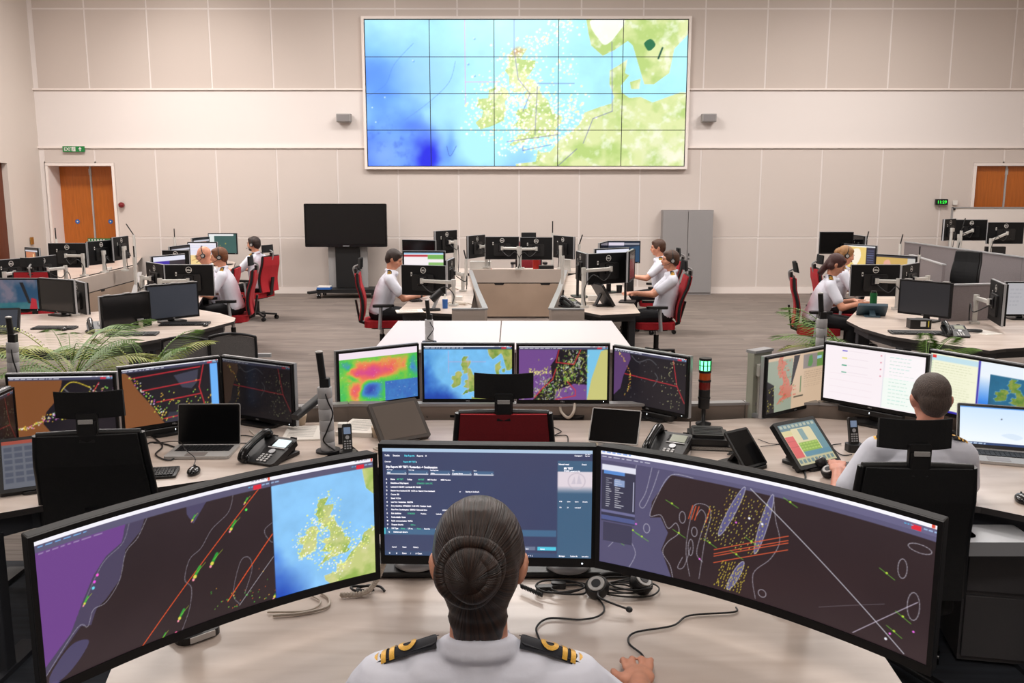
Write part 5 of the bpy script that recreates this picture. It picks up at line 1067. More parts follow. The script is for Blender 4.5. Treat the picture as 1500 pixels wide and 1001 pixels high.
# centre-back pod (behind the two white tables)
zc = .80
partition('beige front panel of the far centre console with dark finger slots', [wp(688, 394.5, zc), wp(832, 394.5, zc)], .03, zc, gap=.575, cut=(-.2, .27))
a0, a1 = at(688, 394.5, z=zc), at(832, 394.5, z=zc)
desk('far centre console worktop behind the beige slotted panel', [(a0.x-.1, a0.y+.04), (a1.x+.1, a1.y+.04), (a1.x+.5, a1.y+.9), (a1.x-.2, a1.y+1.0), (a0.x+.2, a1.y+1.0), (a0.x-.5, a0.y+.9)], z=.73, extra='world', group='console worktops')
for sgn, lab in ((-1, 'left'), (1, 'right')):
    q = lambda x, y: wp(759+sgn*(x), y, zc)
    A, Bq, C_, D_ = q(97, 454), q(48, 454), q(60, 426), q(70, 397)
    partition('beige wing panel of the %s centre console beside the man%s' % (lab, '' if sgn < 0 else ' with folded hands'), [A, Bq, C_, D_], .03, zc, th=.04, cap=M_GREY)
desk('left centre console worktop in front of the man with black wristwatch', [(582, 457), (663, 460), (690, 452), (694, 432), (690, 405), (650, 396), (618, 398), (612, 420), (600, 440)], group='console worktops')
desk('right centre console worktop before the man with folded hands', [(938, 459), (880, 462), (830, 452), (826, 432), (828, 405), (870, 396), (905, 396), (912, 420), (925, 440)], group='console worktops')

# white tables
for i, (x0, x1, lab) in enumerate(((-1.19, -.115, 'left one of the two white tables behind the middle monitors'), (-.105, 1.04, 'right one of the two white tables behind the middle monitors'))):
    y0 = at(750, 512, z=.73).y; y1 = at(750, 470, z=.73).y; t = empty('white_table', ((x0+x1)/2, (y0+y1)/2, 0), label=lab, cat='table', group='white tables'); w, d = x1-x0, y1-y0
    b = MB(); b.box((0, 0, .715), (w, d, .03), M_WTOP); b.build('table_top', t, bevel=.003); b = MB(); b.box((0, -d/2+.08, .40), (w-.08, .02, .58), mat('grey_modesty_panel', (128, 118, 114), .6)); b.build('modesty_panel', t)
    for sx in (-1, 1): b = MB(); b.rbox((sx*(w/2-.06), 0, .36), (.06, d-.2, .66), .01, M_GREY); b.build('leg', t)

# middle desks: left, centre and right bays
desk('left middle desk with open laptop and desk phone', [(-90, 775), (0, 752), (110, 733), (213, 717), (330, 700), (400, 688), (470, 672), (512, 652), (508, 618), (430, 620), (330, 622), (200, 628), (100, 638), (0, 652), (-90, 670)], group='middle desks', setback=.16)
desk('centre middle desk around the red backed chair', [(514, 652), (560, 690), (640, 662), (690, 648), (760, 645), (830, 650), (870, 664), (950, 700), (1008, 690), (1010, 618), (880, 616), (640, 616), (510, 618)], group='middle desks', setback=.1)
desk('right middle desk where the grey haired officer sits', [(1012, 692), (1130, 702), (1235, 712), (1290, 726), (1437, 743), (1500, 756), (1620, 785), (1640, 680), (1500, 645), (1360, 625), (1200, 613), (1090, 613), (1012, 618)], group='middle desks', setback=.14)
# rails behind the middle desks
for lab, pts in (('low rear rail of the left middle desk', [(430, 617), (330, 619), (200, 625), (100, 635), (0, 649), (-60, 658)]), ('low rear rail of the centre middle desk', [(430, 617), (510, 612), (1010, 612), (1090, 610)]), ('low rear rail of the right middle desk', [(1092, 610), (1200, 610), (1360, 622), (1500, 642)])):
    W_ = [wp(x, y, .73) for x, y in pts]; partition(lab, [(x, y+.03) for x, y in W_], .62, .80, th=.05, m=mat('rail_taupe', (140, 126, 116), .5), cap=M_GREY, name='desk_rail')
# tall grey screen post and panel left of the officer
partition('pale green edged screen panel at the left end of the officer desk', [wp(1096, 610, .73), wp(1122, 604, .73)], .2, 1.12, th=.05, m=mat('pale_green_panel', (168, 170, 156), .5), cap=M_SILVER)
partition('dark grey screen behind the officer monitors', [(x, y+.17) for x, y in (wp(1205, 607, .73), wp(1360, 619, .73), wp(1500, 640, .73), wp(1580, 652, .73))], .3, 1.05, th=.03, m=mat('screen_charcoal', (74, 72, 74), .8))
partition('dark grey screen behind the left middle monitors', [(x, y+.15) for x, y in (wp(-40, 650, .73), wp(100, 633, .73), wp(200, 623, .73), wp(330, 617, .73), wp(400, 616, .73))], .3, 1.0, th=.03, m=mat('screen_charcoal', (74, 72, 74), .8))

# near desk, raised, curved around the woman
ZN = .90
nd = [(-.94, 1.2), (-.95, 1.8), (-1.03, 2.25), (-.98, 2.62), (-.72, 2.92), (-.38, 3.04), (.45, 3.04), (.78, 2.92), (.99, 2.62), (.97, 2.25), (.945, 1.8), (.94, 1.2), (.70, 1.22), (.62, 1.62), (.36, 1.92), (-.30, 1.93), (-.60, 1.62), (-.70, 1.22)]
desk('near curved desk around the woman with the hair bun', smooth2(nd[:12], 4)+smooth2(nd[12:], 4), z=ZN, extra='world', setback=.05)
b = MB()
for (xa, ya), (xb, yb) in zip([(-.80, 2.54), (-.45, 2.66), (.45, 2.66)], [(-.45, 2.66), (.45, 2.66), (.80, 2.54)]): b.bar((xa, ya+.11, ZN+.011), (xb, yb+.11, ZN+.011), .22, .02, M_BLACK); b.bar((xa, ya+.20, ZN+.03), (xb, yb+.20, ZN+.03), .02, .02, M_SILVER)
small('cable_tray', 'black cable tray along the rear of the near curved desk', 'cable tray', b, (0, 0, 0))

# left back pod desks
desk('left back worktop with two monitors and keyboards', [(-80, 512), (0, 509), (70, 513), (130, 512), (200, 503), (260, 492), (305, 481), (343, 471), (345, 466), (322, 459), (288, 453), (262, 449), (215, 452), (120, 458), (0, 462), (-80, 462)], group='console worktops')
partition('beige slotted panel of the far left console below the oak door', [wp(104, 411, .8), wp(200, 389, .8)], .05, .8, gap=.56, cut=(-.1,))
partition('beige end panel of the far left console', [wp(104, 411, .8), wp(60, 415, .8), wp(0, 418, .8)], .05, .8)
desk('far left console worktop below the oak door', [(104, 409), (200, 387), (212, 372), (190, 362), (90, 374), (30, 392), (20, 408)], group='console worktops')
partition('beige wing panel behind the man with grey headset', [wp(206, 470, .8), wp(196, 432, .8), wp(205, 400, .8)], .05, .8, th=.04, cap=M_GREY)
desk('worktop of the man with grey headset', [(208, 452), (262, 447), (290, 447), (300, 430), (290, 405), (215, 400), (206, 425)], group='console worktops')
desk('far worktop beside the bearded man', [(262, 398), (300, 402), (340, 398), (345, 384), (300, 376), (262, 380)], group='console worktops')
# right back pod
desk('right back worktop with tall bottle and big dark monitor', [(1240, 470), (1262, 481), (1300, 492), (1370, 503), (1450, 514), (1474, 511), (1580, 505), (1580, 470), (1450, 452), (1330, 428), (1268, 432), (1262, 448), (1250, 460)], group='console worktops')
desk('far right worktop under the yellow lit map screens', [(1225, 410), (1260, 424), (1330, 420), (1350, 402), (1290, 392), (1225, 396)], group='console worktops')
GP = mat('grey_screen_fabric', (132, 124, 126), .85, noise=.05, nscale=60)
partition('long grey fabric partition at the right back of the room', [wp(1327, 355, 1.12), wp(1500, 378, 1.12), wp(1560, 384, 1.12)], .08, 1.12, th=.05, m=GP, cap=M_SILVER, name='fabric_partition')
partition('grey fabric partition below the black high backed chair', [wp(1380, 419, 1.1), wp(1466, 417, 1.1)], .1, 1.1, th=.04, m=GP, cap=M_SILVER, name='fabric_partition')
partition('grey fabric partition left of the black high backed chair', [wp(1334, 374, 1.05), wp(1383, 389, 1.05)], .1, 1.05, th=.04, m=GP, cap=M_SILVER, name='fabric_partition')
desk('worktop behind the long grey partition at the right back', [(1387, 397), (1500, 403), (1560, 404), (1560, 388), (1387, 384)], group='console worktops')
# ------------------------------------------------------------------ monitors
# near, curved ultrawide pair and the flat one between them
def edges(label, TL, sl, TR, sr, H, **k):
    a, c = at(*TL, s=sl), at(*TR, s=sr); W = math.hypot(c.x-a.x, c.y-a.y); yaw = math.atan2(c.y-a.y, c.x-a.x); z = (a.z+c.z)/2
    loc = ((a.x+c.x)/2, (a.y+c.y)/2, z-H); k.setdefault('img', None)
    nrm = Vector((math.sin(yaw), -math.cos(yaw))); sag = k.get('sag', 0); loc = (loc[0]-nrm.x*sag, loc[1]-nrm.y*sag, loc[2])
    MON.append((label, loc, math.degrees(yaw), W)); o = monitor(label, W, H, loc, yaw, **k); return o, loc, yaw, W
def back_stand(o, loc, back, x=0.):
    T = Matrix.Translation((0, 0, ZN-loc[2])); b = MB(); b.X = T; b.rbox((x, back, .01), (.12, .12, .02), .03, M_BLACK); b.build('stand_base', o); b = MB(); b.X = T; b.rbox((x, back+.02, .15), (.05, .04, .28), .01, M_BLACK); b.bar((x, back+.02, .27), (x, .02, .28), .06, .06, M_BLACK); b.build('stand_neck', o); return T
o, loc, yaw, W = edges('left curved wide monitor with brown chart and sea map', (36, 797), 708, (545, 652), 538, .362, sag=.055, img=img_left_wide(), trim=None, logo=False, bez=.012, chin=.022)
T = back_stand(o, loc, .23, .03); b = MB(); b.X = T; b.box((.03, .168, .012), (.07, .003, .016), M_WHITE); b.build('label_strip', o)
o, loc, yaw, W = edges('right curved wide monitor with brown radar chart and tool panel', (881, 646), 520, (1386, 767), 672, .362, sag=.055, img=img_right_wide(), trim=None, logo=False, bez=.012, chin=.022)
back_stand(o, loc, .30)
TW = mat('screen_text_white', (236, 238, 246), emit=(240, 240, 250), es=1.); TC = mat('screen_text_cyan', (80, 200, 220), emit=(90, 206, 226), es=1.); TG = mat('screen_text_green', (70, 170, 130), emit=(74, 176, 134), es=1.)
def report_text(root, sw, sh, chin, f):
    b = MB(); RX = Matrix.Rotation(math.pi/2, 4, 'X')
    def T(u, v, body, h, m=TW, bold=.02): b.text(body, h, m, Matrix.Translation((-sw/2+u*sw, f-.0008, chin+sh*(1-v))) @ RX @ Matrix.Diagonal((.52, .66, 1, 1)), 'LEFT', bold)
    h = .0098
    T(.01, .075, 'Traffic', .011); T(.05, .075, 'Situation', .011); T(.105, .075, 'Ship Reports', .011, TC); T(.165, .075, 'Reports', .011); T(.205, .075, 'O', .011); T(.01, .13, 'Overview', .009); T(.10, .13, 'Report: MV TEST', .0095, TC); T(.16, .13, 'x', .010)
    T(.015, .18, 'Ship Report: MV TEST / Rotterdam -> Southampton', .0135, TW, .035)
    for i, (a, c_) in enumerate((('Report type', 'EXIT'), ('Route stage', ''), ('Reporting system', 'Active'), ('Type', 'IT passing Dover'), ('Status', 'Draft'))): T(.02+i*.104, .202, a, .0065); T(.022+i*.104, .231, c_, .0085, TW, .03); T(.02+i*.104+.086, .228, 'v', .008)
    rows = (('A', 'Name', 'MV TEST', 'Callsign', 'MVTEST', 'IMO Number', 'MMSI Number'), ('B', 'Date/time of Ship Report', '07/06/2021 12:30 UTC', '', '', '', ''), ('C', 'Latitude 51 08.30N  Longitude 001 30.00E', '', '', '', '', ''), ('D', 'Bearing from landmark 245  10.30 nm  Bearing from landmark', '', '', 'or', 'Bearing to landmark', ''), ('E', 'Course 180', '', '', '', '', ''), ('F', 'Speed 14.2 kn', '', '', '', '', ''), ('G', 'Last Port  Rotterdam  NLRTM', '', '', '', '', ''), ('H', 'Entry date/time  07/06/2021 11:30 UTC  Position  South', '', '', 'Latitude 51 08.30  Longitude 001 30.00', '', ''), ('I', 'Next Port  Southampton  GBSOU  Estimated time', '', '09/06/2021 06:00', '', '', ''), ('K', 'Exit date/time', '07/06/2021', 'Position', '', 'Latitude', 'Longitude'), ('L', 'Route details  None', '', '', '', '', ''), ('M', 'Radio communication  VHF16', '', '', '', '', ''), ('O', 'Deepest draught  ', '8.50 m', '', '', '', ''), ('P', 'DG Type', 'None', 'UN no.', 'None', 'Quantity', 'n/a'))
    for i, r_ in enumerate(rows):
        v = .292+i*.0352; T(.014, v, r_[0], h, TW, .04); T(.036, v, r_[1], h, TW, .035); x = .036+.0048*len(r_[1])+.012
        for j, q in enumerate(r_[2:]):
            if q: T(x, v, q, h*.95, TG if j in (0, 2) and i in (0, 1, 9, 12, 13) else TW, .025)
            x += max(.03, len(q)*.0050+.014) if q else .02
    T(.02, .783, 'Q', h, TW, .04); T(.045, .783, 'Defects and damage', h, TW, .035)
    for i, q in enumerate(('Cancel', 'Reset', 'History')): T(.035+i*.052, .925, q, h)
    for i, q in enumerate(('O', '#', 'Event', '/', 'A Chart')): T((.02, .055, .085, .125, .15)[i], .985, q, .011)
    T(.685, .922, 'Save', .009); T(.755, .922, 'Submit', .009); T(.68, .985, '-  +  o  o  |', .010)
    T(.915, .055, 'Coastguard', .009); T(.965, .055, 'Log out', .008); T(.965, .04, 'Duty officer', .006); T(.84, .135, 'Selected vessel', .0095, TW, .03); T(.95, .135, 'Details', .0095); T(.865, .175, 'MV TEST', .013, TW, .04); T(.865, .195, '9123456  passenger ship', .009, TW, .03)
    for i, q in enumerate(('POB', 'Crew', 'Cargo', 'Draught')): T(.845+i*.037, .475, q, .008, TW, .03)
    for i, q in enumerate(('120', '24', 'not stated')): T(.845+i*.037, .53, q, .008, TW, .03)
    T(.845, .985, 'Messages', .009); T(.90, .985, 'Position fix', .009); T(.955, .985, 'Last update', .008)
    b.build('screen_text', root)
o, loc, yaw, W = edges('flat near monitor with dark blue ship report form', (556, 653.5), 505, (874, 645), 511, .364, img=img_report(), textfn=report_text, trim=None, bez=.012, chin=.026)
for sx in (-1, 1):
    T = Matrix.Translation((sx*.240, 2.71-loc[1], ZN+.022-loc[2])); b = MB(); b.X = T; b.lathe([(.062, 0), (.070, .006), (.066, .02), (.04, .03)], M_SILVER, 28); b.build('pillar_foot', o)
    b = MB(); b.X = T; b.rbox((0, 0, .15), (.065, .04, .28), .015, M_ALU); b.build('pillar', o); b = MB(); b.X = T; b.bar((0, -.01, .27), (-sx*.10, -.15, .31), .05, .05, M_SILVER); b.build('bracket', o)

# middle row (centre)
A_ = dict(group=GM)
def m_(label, *a, **k): k.setdefault('group', GM); return monp(label, *a, **k)
sr = dict(side=1, L=.16, depth=.06)
m_('monitor with green and orange weather map in the middle row', 491, 611, 509, 236, 'l', img=img_weather(), stand=True)
m_('monitor with blue sea map of islands in the middle row', 618, 753, 503, 243, None, img=img_uk(), stand=True, bar=True)
m_('monitor with purple chart crowded with yellow tracks in the middle row', 757, 893, 503.5, 245, None, img=img_ais(('purple', 'swarm')), stand=True)
m_('dim monitor with red lines right of the purple chart', 901, 1012, 514, 246, 'r', img=img_ais(('dimp', 'line')), stand=True, bar=True)
m_('monitor with brown coast chart at the far left of the left desk', 10, 170, 547, 277, 'l', img=img_ais(('brown', 'coast')), stand=True)
m_('monitor with brown sector chart and blue strip behind the laptop', 172, 320, 530, 262, 'l', img=img_ais(('brown', 'sector')), stand=True, bar=True)
DARKMON = m_('nearly black chart monitor left of the tall silver riser', 327, 431, 527, 253, 'r', img=img_ais(('dim', 'line')), stand=True)
m_('monitor cut by the left frame edge with dark tracks', -70, 14, 585, 300, 'l', img=img_ais(('dim', 'line')), stand=True)
m_('monitor with pinkish coast map left of the officer', 1119, 1208, 515, 246, 'l', W=.60, img=img_coastchart(), stand=False, arm=dict(side=-1, L=.12, rise=0, label='silver arm holding the coast map monitor', m=M_SILVER, group=None))
m_('monitor with white form facing the officer', 1210, 1363, 510, 254, 'r', W=.62, img=img_form(), stand=True, bar=True)
m_('monitor with yellowish list and blue map right of the officer', 1365, 1524, 525, 268, 'r', W=.62, img=img_sheet(), stand=True)

# far centre pod
g2 = 'monitors of the far centre console seen from behind'
al = lambda i, side, **k: dict(side=side, L=.27, label='pale arm of the %s' % i, **k)
m_('back of the left wing monitor facing the man with wristwatch', 589, 653, 389, 123, 'r', back=True, img=None, H=.355, arm=dict(side=-1, L=.42, depth=.10, label='long pale arm holding the monitor before the man with wristwatch', group='pale monitor arms'))
m_('monitor seen almost edge on beside the left wing back', 654, 664, 380, 112, 'l', back=True, W=.5, arm=dict(side=-1, L=.2, rise=-.05, label='pale arm behind the edge on left wing monitor'))
m_('left wing monitor showing a white page with red bar', 590, 652, 368, 113, 'r', img=img_doc('redbar'), bez=.02, H=.33, stand=True)
m_('dark topped monitor beyond the left wing', 590, 638, 352, 96, 'r', glass=M_OFF, stand=True)
m_('small monitor back high on the left wing end', 637, 668, 338, 92, 'l', back=True, arm=dict(side=-1, L=.05, depth=.12, label='pale arm of the small monitor high on the left wing'))
g3 = [('leftmost of the four monitor backs on the far centre panel', 685, 709, 345, 90, 'l', -1), ('second from left of the four monitor backs on the far centre panel', 711, 760, 347, 91, None, -1), ('third from left of the four monitor backs on the far centre panel', 762, 809, 348, 90, None, 1), ('rightmost of the four monitor backs on the far centre panel', 812, 841, 346, 90, 'r', -1)]
for lab, xl, xr, yc, s, nr, sd in g3: m_(lab, xl, xr, yc, s, nr, back=True, H=.36, desk=.80, group=g2, arm=dict(side=sd, L=.26 if nr is None else .1, label='arm of the '+lab.replace(' monitor backs', '')))
m_('back of the right wing monitor before the man with folded hands', 861, 918, 371, 124, 'l', back=True, H=.36, arm=dict(side=1, L=.42, depth=.1, label='long pale arm before the man with folded hands'))
m_('monitor seen almost edge on beside the right wing back', 846, 860, 370, 116, 'r', back=True, W=.5, stand=True)
m_('right wing monitor with violet title page', 871, 921, 364, 112, 'l', img=img_doc('violet'), stand=True)
m_('narrow angled monitor right of the right wing back', 920, 928, 367, 122, 'l', glass=M_OFF, W=.5, stand=True)
m_('far monitor with navy picture before the dark haired man', 890, 938, 353, 90, None, img=img_doc('navy'), stand=True)
m_('slim angled monitor left of the navy picture screen', 878, 889, 355, 92, 'l', glass=M_OFF, stand=True)

# left back pods
m_('left monitor back on the far left console', 71, 126, 356.5, 98, None, back=True, desk=.8, arm=dict(side=-1, L=.28, label='pale arm of the left back on the far left console'))
m_('middle monitor back on the far left console', 127, 164, 353, 94, 'l', back=True, desk=.8, arm=dict(side=1, L=.1, label='pale arm of the middle back on the far left console'))
m_('right monitor back on the far left console', 164, 186, 347, 92, 'l', back=True, desk=.8, arm=dict(side=1, L=.2, label='pale arm of the right back on the far left console'))
m_('small grey lit monitor standing by the left wall', 38, 57, 363, 95, 'r', W=.42, H=.3, img=img_doc('orange'), desk=.73, stand=True)
m_('monitor back with bright badge at the far left edge', -14, 40, 380, 110, 'l', back=True, desk=.73, arm=dict(side=1, L=.2, label='pale arm of the badge bearing back at the left edge'))
m_('wide dark monitor back left of the thin mast', 41, 80, 376, 106, 'l', back=True, desk=.73, arm=dict(side=-1, L=.3, label='pale arm left of the thin mast'))
m_('monitor with a blue reflection painted into its screen at the left edge', -12, 57, 408, 132, None, W=.54, img=img_doc('blue_reflection'), stand=True)
m_('blank monitor right of the blue reflection screen', 58, 108, 409, 136, 'r', glass=M_OFF, stand=True)
m_('monitor seen from its edge beside the palm', 104, 126, 412, 132, 'r', back=True, arm=dict(side=-1, L=.25, label='pale arm beside the palm'))
m_('switched off black monitor on the left back worktop', 145, 217, 431, 150, 'l', glass=M_OFF, topclip=True, stand=True)
m_('switched off slate blue monitor on the left back worktop', 212, 288, 416, 143, 'l', glass=M_OFFG, topclip=True, stand=True)
m_('monitor back in front of the man with grey headset', 242, 312, 388, 126, None, back=True, arm=dict(side=1, L=.3, label='pale arm before the man with grey headset'))
m_('slanted monitor back left of the headset man', 216, 241, 386, 120, 'r', back=True, arm=dict(side=1, L=.12, label='pale arm of the slanted back'))
m_('monitor with violet and white page before the headset man', 221, 270, 374, 112, 'l', img=img_doc('violet'), stand=True)
m_('black monitor back with bright edge beside the bald man', 238, 277, 367, 100, None, back=True, W=.42, H=.30)
m_('small orange lit monitor left of the bald man', 248, 276, 360, 98, 'l', img=img_doc('orange'), stand=True)
m_('monitor with white page over cream page before the bald man', 275, 318, 355, 92, None, W=.50, H=.38, img=img_doc('white'), stand=True)
m_('monitor with teal radar picture before the bearded man', 305, 347, 342, 82, None, H=.37, img=img_doc('green'), stand=True)
m_('slim orange lit monitor left of the teal radar picture', 281, 305, 348, 84, 'l', img=img_doc('orange'), stand=True)

# right back pods
m_('dark blank monitor left of the yellow map screens', 1201, 1250, 340, 96, None, glass=M_OFF, H=.33, stand=True)
m_('slim dark monitor slanting beside the blank one', 1249, 1268, 345, 94, 'r', glass=M_OFF, H=.33, stand=True)
m_('low monitor back above the yellow map screens', 1238, 1270, 351, 93, None, back=True, W=.36, H=.22)
m_('monitor with bright yellow map before the fair haired woman', 1237, 1285, 359, 98, 'r', img=img_doc('yellow'), stand=True)
m_('dimmer yellow map monitor right of the bright one', 1284, 1344, 374, 112, 'r', img=img_doc('sand'), H=.34, stand=True)
m_('monitor back in front of the dark haired woman', 1247, 1318, 388, 128, None, back=True, arm=dict(side=-1, L=.22, label='short pale arm before the dark haired woman'))
m_('slanted monitor back right of the dark haired woman', 1320, 1345, 387, 122, 'l', back=True, arm=dict(side=-1, L=.25, label='pale arm of the slanted right back'))
m_('big charcoal monitor with clips along its top', 1320, 1396, 412, 142, 'r', glass=mat('charcoal_glass', (40, 43, 50), .35), topclip=True, H=.36, stand=True, trim=None)
m_('side view monitor at the right edge with silver rim', 1455, 1474, 413, 150, 'r', back=True, H=.40, arm=dict(side=1, L=.30, label='pale arm of the side view monitor'))
m_('pale lit monitor cut by the right frame edge', 1473, 1530, 413, 140, None, img=img_doc('pale'), stand=True)
g4 = 'monitor backs beyond the long grey partition'
m_('slim monitor back at the left of the far right trio', 1383, 1399, 321, 86, 'l', back=True, W=.4, desk=.73, group=g4, arm=dict(side=1, L=.08, depth=.05))
m_('middle monitor back of the far right trio', 1400, 1446, 322, 84, None, back=True, desk=.73, group=g4, arm=dict(side=1, L=.26, rise=-.10, label='pale arm of the middle far right back'))
m_('right monitor back of the far right trio', 1447, 1500, 326, 86, None, back=True, desk=.73, group=g4, arm=dict(side=1, L=.30, rise=-.12, label='pale arm of the right far right back'))

# ------------------------------------------------------------------ people and their chairs
def seat_for(root, seat, label, yaw, back=-.05, **k):
    p = root.location; d = Vector((-math.sin(yaw), math.cos(yaw), 0)); return chair(label, (p.x-d.x*back, p.y-d.y*back, 0), yaw, seat=seat-.0, **k)
P90 = math.pi/2
def who(chairlab, *a, ck=None, **k):
    root, seat, jo, HM = person(*a, **k); seat_for(root, seat, chairlab, a[2], **(ck or {})); return root, seat, jo, HM
who('red chair of the man with black wristwatch', 'man in white shirt typing at the left wing of the centre console', (577, 366, 119), -P90+.12, lean=17, hp=22, hy=-14, hands=((.10, .52, .79), (-.12, .46, .79)), hcol=H_DARK, watch=0, ck=dict(recline=4, back=-.02))
who('red chair of the man with folded hands', 'man in white shirt leaning back with folded hands and headset', (982, 367, 120), P90-.05, lean=-12, hp=0, hy=8, hands=((.03, .34, .80), (-.02, .36, .82)), hcol=H_BRN, headset=True, watch=0, ck=dict(recline=13, back=-.07))
who('red chair behind the man with folded hands', 'dark haired man in white shirt behind the man with folded hands', (964, 351, 101), P90-.1, lean=4, hp=6, hands=((.16, .42, .80), (-.15, .48, .84)), hcol=H_BRN, ck=dict(recline=8))
who('red chair of the man with grey headset', 'man with short ginger hair and grey headset in white shirt', (320, 363, 114), P90+.15, lean=14, hp=8, hy=5, hands=((.12, .42, .78), (-.12, .46, .78)), hcol=H_GIN, headset=True, ck=dict(recline=6, back=-.02))
who('red chair of the bald man', 'bald man with glasses and headset resting his chin on a hand', (298, 361, 110), P90+.1, lean=14, hp=18, hands=((.10, .24, 1.06), (-.12, .44, .79)), hair='none', hcol=H_GRY, headset=True, glasses=True, ck=dict(recline=6, headrest=False))
who('tall red chair of the bearded man', 'bearded man with headset and white shirt before the back wall', (371, 347, 92), P90-.35, lean=4, hp=4, hy=10, hands=((.14, .42, .80), (-.14, .46, .80)), hcol=H_DARK, headset=True, beard=True, ck=dict(recline=5))
who('red chair of the dark haired woman', 'woman with long dark hair writing at the right back worktop', (1226, 373, 126), -P90-.25, lean=20, hp=26, hands=((.12, .50, .79), (-.10, .44, .79)), hair='pony', hcol=H_RED, female=True, ck=dict(recline=4, back=-.02, hr_tilt=-15))
who('red chair of the fair haired woman', 'fair haired woman with headset facing the yellow map screens', (1240, 361, 112), -P90-.1, lean=12, hp=16, hands=((.12, .44, .79), (-.12, .44, .79)), hair='bun', hcol=H_BLD, headset=True, female=True, ck=dict(recline=4))
root, seat, jo, HM = person('officer with short grey hair seen from behind at the right middle desk', (1366, 547, 336), -.16, lean=8, hp=10, hy=4, shw=.185, hx=.045, hands=((.12, .42, .79), (-.30, .22, .80)), hair='crop', hcol=H_GRY, stripes=3, vox=.008, skin=M_SKINR)
p = at(1349, 674, s=374); chair('black high backed chair of the grey haired officer', (p.x, p.y+.27, 0), -.06, seat=.445, fabric=M_CHBLK, group='black chairs', recline=4, strap=True)
WOMAN = person('woman with dark hair in a bun seen from behind at the near desk', (701, 737, 790), 0., lean=4, hp=10, shw=.188, hands=((.365, .45, ZN+.035), (-.24, .38, ZN+.04)), hair='bun', hcol=H_BUN, stripes=3, vox=.0055, female=True, skin=M_SKIN)
root, seat, jo, HM = WOMAN
chair('low backed black stool chair under the woman at the near desk', (root.location.x, root.location.y+.02, 0), 0, fabric=M_CHBLK, seat=seat, headrest=False, arms=False, group='black chairs', backlow=True, recline=3)

def chp(label, px, py, ztop, yaw, s=None, **k):
    p = at(px, py, z=ztop); chair(label, (p.x-math.sin(yaw)*.28, p.y+math.cos(yaw)*.28, 0), yaw, **k)
chp('dark red chair pushed in at the centre middle desk', 738, 612, 1.03, 0, fabric=M_RED, shell=M_DRED, arms=True, group='dark middle row chairs', strap=True)
chp('black chair at the left middle desk', 133, 643, 1.03, .16, fabric=M_CHBLK, group='black chairs', hr_tilt=-8, strap=True)
# seat heights of the free chairs follow their backs; empty chairs at the back
p = at(1408, 369, z=1.22); chair('black high backed chair by the grey partitions', (p.x, p.y+.1, 0), math.pi-1.0, fabric=M_CHBLK, headrest=False, arms=False, wback=.40, group='black chairs', recline=4, seat=.62)
p = at(775, 343, z=1.25); chair('dark chair whose headrest shows above the far centre monitors', (p.x, p.y+.1, 0), math.pi, fabric=M_DRED, group='red task chairs', seat=.50)
p = at(60, 398, z=1.02); chair('red chair between the far left monitors', (p.x, p.y, 0), .1, fabric=M_RED, headrest=True, seat=.46)
# grey mesh visitor chairs behind the left monitors
def visitor(label, px, py, s):
    p = at(px, py, s=s); t = empty('visitor_chair', (p.x, p.y, 0), .06, label, 'chair', 'grey mesh visitor chairs'); z = p.z; w = .19
    b = MB(); pts = []; vs = []; n = 12
    for i in range(n+1): u = -1+2*i/n; vs += [(u*w, .05*u*u, z-.40), (u*w, .05*u*u, z-.04*u*u-.015)]
    b.add(vs, [(2*i, 2*i+2, 2*i+3, 2*i+1) for i in range(n)], M_MESHG, smooth=True); vs2 = [(x, y+.012, q) for x, y, q in vs]; b.add(vs2, [(2*i+1, 2*i+3, 2*i+2, 2*i) for i in range(n)], M_MESHG, smooth=True); b.build('mesh_back', t)
    b = MB(); b.tube(smooth3([(-w-.005, .05, z-.42), (-w-.005, .05, z-.08), (-w*.9, .04, z-.03), (0, 0, z), (w*.9, .04, z-.03), (w+.005, .05, z-.08), (w+.005, .05, z-.42)], 5), .012, M_DKMETAL, 8); b.build('back_frame', t)
    b = MB(); b.rbox((0, -.22, .44), (.38, .42, .05), .05, M_MESHG); b.build('seat', t, bevel=.01)
    for sx in (-1, 1): b = MB(); b.tube([(sx*.20, .05, z-.40), (sx*.20, .05, .44), (sx*.205, .12, .01)], .012, M_SILVER, 8); b.build('leg', t); b = MB(); b.tube([(sx*.20, -.40, .44), (sx*.205, -.42, .01)], .012, M_SILVER, 8); b.build('leg', t)
visitor('left one of the two grey mesh visitor chairs', 268, 494, 172); visitor('right one of the two grey mesh visitor chairs', 338, 489, 172)
# ------------------------------------------------------------------ things on the desks
D = .73
def on(px, py, z=D): return at(px, py, z=z)
deskphone('desk phone with lit display left of the silver riser', on(397, 672), -.42); deskphone('desk phone with dull green display beside the black tablet', on(978, 664), -.5, lit=False)
laptop('open silver laptop with dark screen on the left middle desk', on(297, 664), .02, lid=100)
laptop('open silver laptop with bright blue desktop beside the officer', on(1462, 672), -.32, img=img_doc('desk'), lid=112, W=.36, D=.25)
mouse('black wired mouse in front of the dark laptop', on(284, 694), .1); mouse('black mouse beside the lit desk phone', on(361, 676), .2); mouse('black mouse beside the bright laptop', on(1497, 735), -.3)
cable('thin black cable from the mouse before the dark laptop', [on(284, 688)+Vector((0, 0, .02)), on(286, 680)+Vector((0, 0, .03)), on(272, 671)+Vector((0, 0, .045)), on(262, 655)+Vector((0, 0, .03)), on(225, 650)], .0025)
keyboard('black keyboard beside the black chair on the left middle desk', on(213, 697), .18, L=.30)
keyboard('black keyboard at the left hand of the officer', on(1243, 690), .25, L=.24, D=.12)
